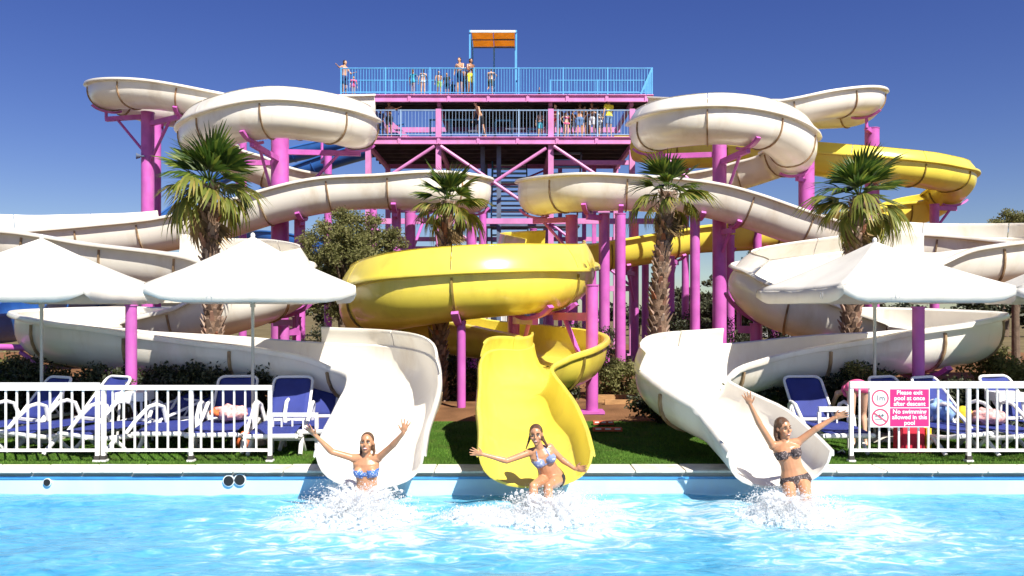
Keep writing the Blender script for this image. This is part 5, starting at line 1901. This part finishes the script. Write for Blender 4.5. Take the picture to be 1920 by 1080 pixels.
YT = 36.27
up, lo_ = ZU, ZL
PPL = [
    (646, 36.6, up, 1.74, R(60), ('side', 'rail'), 'st', 'skin_b', 'hair_dark', 'navy', None, 'tall shirtless man in navy shorts at the left corner of the top deck', {}),
    (663, 36.5, up, .98, R(20), ('down', 'down'), 'st', 'skin_b', 'hair_brown', 'pink_c', 'pink_c', 'small child in pink beside the man at the left corner', dict(female=True)),
    (774, YT, up, 1.22, R(150), ('hip', 'down'), 'st', 'skin_d', 'hair_brown', 'cyan', 'cyan', 'girl in turquoise on the top deck, leftmost of the group by the rail', dict(female=True, longhair=True)),
    (793, YT, up, 1.24, R(190), ('down', 'down'), 'st', 'skin_d', 'hair_dark', 'white_c', 'bra:white_c', 'dark haired girl in white on the top deck beside the turquoise girl', dict(female=True, longhair=True)),
    (823, YT, up, 1.15, R(10), ('down', 'fold'), 'st', 'skin_b', 'hair_dark', 'lime', None, 'boy in green shorts on the top deck', {}),
    (838, YT + .3, up, 1.16, R(-20), ('down', 'down'), 'st', 'skin_c', 'hair_dark', 'black_c', 'black_c', 'boy in black wetsuit on the top deck between the green and navy shorts', {}),
    (849, YT + .6, up, .85, R(0), ('down', 'down'), 'st', 'skin_c', 'hair_dark', 'navy', 'navy', 'very small child in navy on the top deck', {}),
    (862, YT, up, 1.76, R(-30), ('down', 'chest'), 'st', 'skin_b', 'hair_dark', 'navy', None, 'tall shirtless man in navy shorts in the middle of the top deck', {}),
    (872, YT + .5, up, 1.5, R(10), ('fold', 'fold'), 'st', 'skin_c', 'hair_dark', 'grey_c', None, 'boy half hidden between the two tall men in the middle of the top deck', {}),
    (882, YT - .1, up, 1.68, R(40), ('chest', 'chest'), 'st', 'skin_c', 'hair_dark', 'yellow_c', None, 'tanned man in yellow shorts on the top deck', {}),
    (920, YT, up, 1.3, R(170), ('hip', 'fold'), 'one', 'skin_b', 'hair_dark', 'olive_c', None, 'boy standing on one leg under the orange sun shade', {}),
    (1011, YT + .5, up, .55, R(30), ('down', 'down'), 'st', 'skin_b', 'hair_dark', 'navy', 'navy', 'tiny child on the top deck right of the sun shade', {}),
    (714, YT + .6, lo_, 1.5, R(0), ('down', 'down'), 'st', 'skin_b', 'hair_dark', 'jeans_c', 'blue_c', 'boy in blue at the left end of the lower deck', {}),
    (730, YT, lo_, 1.68, R(-25), ('down', 'side'), 'st', 'skin_c', 'hair_dark', 'black_c', None, 'tanned shirtless youth at the left end of the lower deck', {}),
    (902, YT - .1, lo_, 1.66, R(-60), ('down', 'down'), 'step', 'skin_b', 'hair_dark', 'black_c', None, 'thin youth leaning over beside the pale gate on the lower deck', dict(bend=.7)),
    (1013, YT + .2, lo_, 1.3, R(10), ('down', 'fold'), 'st', 'skin_d', 'hair_brown', 'cyan', None, 'child in pale blue shorts left of the right tower column', {}),
    (1027, YT + .5, lo_, 1.35, R(60), ('fold', 'down'), 'st', 'skin_b', 'hair_dark', 'navy', None, 'boy in dark trunks just left of the right tower column', {}),
    (1042, YT, lo_, 1.55, R(-40), ('fold', 'fold'), 'st', 'skin_d', 'hair_dark', 'red_c', 'bra:red_c', 'dark haired woman in red at the left of the lower deck crowd', dict(female=True, longhair=True)),
    (1053, YT + .4, lo_, 1.5, R(180), ('down', 'down'), 'st', 'skin_c', 'hair_dark', 'black_c', None, 'boy in black trunks second row of the lower deck crowd', {}),
    (1062, YT, lo_, 1.22, R(20), ('hip', 'hip'), 'st', 'skin_d', 'hair_fair', 'pink_c', 'bra:pink_c', 'fair haired girl in a pink swimsuit in the lower deck crowd', dict(female=True)),
    (1074, YT + .5, lo_, 1.42, R(-10), ('chest', 'down'), 'st', 'skin_b', 'hair_dark', 'white_c', None, 'boy in white trunks behind the man in jeans blue', {}),
    (1087, YT - .1, lo_, 1.55, R(180), ('hip', 'hip'), 'st', 'skin_a', 'hair_brown', 'jeans_c', None, 'shirtless man in jeans blue shorts with his back turned', {}),
    (1101, YT + .5, lo_, 1.4, R(60), ('down', 'fold'), 'st', 'skin_c', 'hair_dark', 'blue_c', None, 'boy in blue right of the man with his back turned', {}),
    (1110, YT, lo_, 1.62, R(-30), ('fold', 'chest'), 'st', 'skin_c', 'hair_dark', 'white_c', None, 'man in white shorts in the lower deck crowd', {}),
    (1117, YT + .4, lo_, 1.5, R(30), ('down', 'fold'), 'st', 'skin_b', 'hair_dark', 'grey_c', None, 'youth in grey behind the man in white shorts', {}),
    (1126, YT + .1, lo_, 1.38, R(40), ('fold', 'down'), 'st', 'skin_d', 'hair_brown', 'grey_c', 'white_c', 'child in a white top next to the yellow shirt', {}),
    (1048, YT + .25, lo_, 1.45, R(80), ('fold', 'down'), 'st', 'skin_c', 'hair_dark', 'navy', None, 'tanned boy turned sideways beside the woman in red', {}),
    (1068, YT + .3, lo_, 1.35, R(-70), ('down', 'fold'), 'step', 'skin_a', 'hair_brown', 'olive_c', None, 'boy in olive trunks behind the girl in pink', {}),
    (1095, YT + .2, lo_, 1.5, R(30), ('chest', 'fold'), 'st', 'skin_d', 'hair_dark', 'black_c', 'bra:black_c', 'woman in a black swimsuit beside the man with his back turned', dict(female=True, longhair=True)),
    (1122, YT + .5, lo_, 1.6, R(-60), ('fold', 'down'), 'st', 'skin_c', 'hair_dark', 'blue_c', None, 'tall youth in blue behind the child in the white top', {}),
    (1142, YT - .1, lo_, 1.78, R(-150), ('chest', 'down'), 'st', 'skin_b', 'hair_brown', 'jeans_c', 'yellow_c', 'attendant in a yellow shirt and blue shorts on the lower deck', {}),
]
for (px, Y, z0, h, rz, arms, legs, skin, hair, lower, upper, lab, kw) in PPL:
    small(px, Y, z0 + .005, h, rz, arms, legs, skin, hair, lower, upper, lab, **kw)

# sunbather bending over behind the right railing
small(1608, 11.7, 0.002, 1.62, R(170), ('rail', 'rail'), 'step', 'skin_d', 'hair_brown', 'pink_c', 'bra:pink_c', 'sunbather in pink bending forward behind the end of the right railing', female=True, group='people on the lawn', bend=2.9)
# ================================================================ splashes
sm_ = bpy.data.materials.new('white water')
sm_.use_nodes = True
N, L = sm_.node_tree.nodes, sm_.node_tree.links
for nd in list(N):
    N.remove(nd)
out = N.new('ShaderNodeOutputMaterial')
df = N.new('ShaderNodeBsdfDiffuse')
df.inputs['Color'].default_value = (.97, .98, .99, 1)
t = N.new('ShaderNodeBsdfTranslucent')
t.inputs['Color'].default_value = (.97, .98, .99, 1)
ms = N.new('ShaderNodeMixShader')
ms.inputs['Fac'].default_value = .5
L.new(df.outputs[0], ms.inputs[1])
L.new(t.outputs[0], ms.inputs[2])
tp = N.new('ShaderNodeBsdfTransparent')
m3 = N.new('ShaderNodeMixShader')
m3.inputs['Fac'].default_value = .38
L.new(ms.outputs[0], m3.inputs[1])
L.new(tp.outputs[0], m3.inputs[2])
L.new(m3.outputs[0], out.inputs['Surface'])
M['spray'] = sm_


def splash(lab, c, n, rx, ry, hgt, jets, seed):
    g = np.random.default_rng(seed)
    e = empty('splash', (c.x, c.y, WATER), lab, 'splash', 'splashes round the riders')
    # droplets thrown along arcs
    dirs = g.uniform(0, 2 * np.pi, jets)
    spd = g.uniform(.35, 1.0, jets)
    upv = g.uniform(.4, 1.0, jets)
    pick = g.integers(0, jets, n)
    t = g.beta(1.3, 1.5, n)
    rad = spd[pick] * t
    x = c.x + np.cos(dirs[pick]) * rad * rx + g.normal(0, .05, n)
    y = c.y + np.sin(dirs[pick]) * rad * ry + g.normal(0, .04, n)
    z = WATER + hgt * upv[pick] * 4 * t * (1 - t) * g.uniform(.25, 1.1, n) + g.normal(0, .02, n)
    z = np.maximum(z, WATER + g.uniform(-.01, .05, n))
    s = np.exp(g.normal(math.log(.0023), .6, n))
    s = np.minimum(s, .015)
    d4 = np.array([(1, 1, 1), (-1, -1, 1), (-1, 1, -1), (1, -1, -1)], float) * .8
    st = np.stack([g.uniform(.7, 1.5, n), g.uniform(.7, 1.3, n), g.uniform(.7, 1.8, n)], 1)
    v = np.stack([x, y, z], 1)[:, None, :] + d4[None] * (s[:, None] * st)[:, None, :]
    tri = np.array([(0, 1, 3), (0, 2, 1), (0, 3, 2), (1, 2, 3)])
    f = (tri[None] + 4 * np.arange(n)[:, None, None]).reshape(-1, 3)
    o = np_mesh('droplets', v.reshape(-1, 3), f, M['spray'], e, smooth=True)
    tag(o, kind='stuff')
    # frothing mound made of merged blobs
    mb = MB()
    for k in range(520):
        a = g.uniform(0, 6.283)
        q = g.uniform(0, 1) ** .6
        px_, py_ = c.x + math.cos(a) * q * rx * .72, c.y + math.sin(a) * q * ry * .7
        hh_ = hgt * .55 * (1 - q) ** .9 * g.uniform(.1, 1)
        r_ = g.uniform(.012, .045) * (1 - .5 * q)
        mb.ell((px_, py_, WATER + hh_), (r_ * g.uniform(.8, 1.5), r_, r_ * g.uniform(.7, 1.3)), 8, 6)
    for k in range(jets):
        a = g.uniform(0, 6.283)
        q, up_ = g.uniform(.35, .95), g.uniform(.35, 1.0)
        n_ = 9
        t1 = g.uniform(.45, .9)
        r0 = g.uniform(.010, .024)
        pts = []
        for i in range(n_):
            tt_ = t1 * i / (n_ - 1)
            pts.append((c.x + math.cos(a) * q * tt_ * rx * .9 + g.normal(0, .006), c.y + math.sin(a) * q * tt_ * ry * .9 + g.normal(0, .006), WATER + hgt * up_ * 3.4 * tt_ * (1 - tt_)))
        for i in range(n_):
            if g.uniform() < .78:
                r_ = r0 * g.uniform(.6, 1.25) * (1 - .35 * i / n_)
                mb.ell(pts[i], (r_ * 1.3, r_, r_ * 1.2), 8, 6)
        mb.tube(pts[:6], [r0 * .8] * 6, 6)
    vox(mb, 'froth', M['spray'], e, .0092, 1)
    return e


splash('white spray round the woman in the blue bikini', Vector((P(672, 950, 8.95).x, 8.92, 0)), 26000, .95, .75, .40, 110, 1)
splash('white spray round the woman on the yellow slide', Vector((P(1035, 950, 9.0).x, 8.82, 0)), 24000, .85, .7, .34, 100, 2)
splash('white spray round the woman in the dark bikini', Vector((P(1480, 950, 9.0).x, 8.92, 0)), 22000, .85, .7, .32, 100, 3)
splash('low patch of froth left of the yellow slide', Vector((P(905, 960, 8.9).x, 8.85, 0)), 9000, .6, .45, .12, 60, 4)
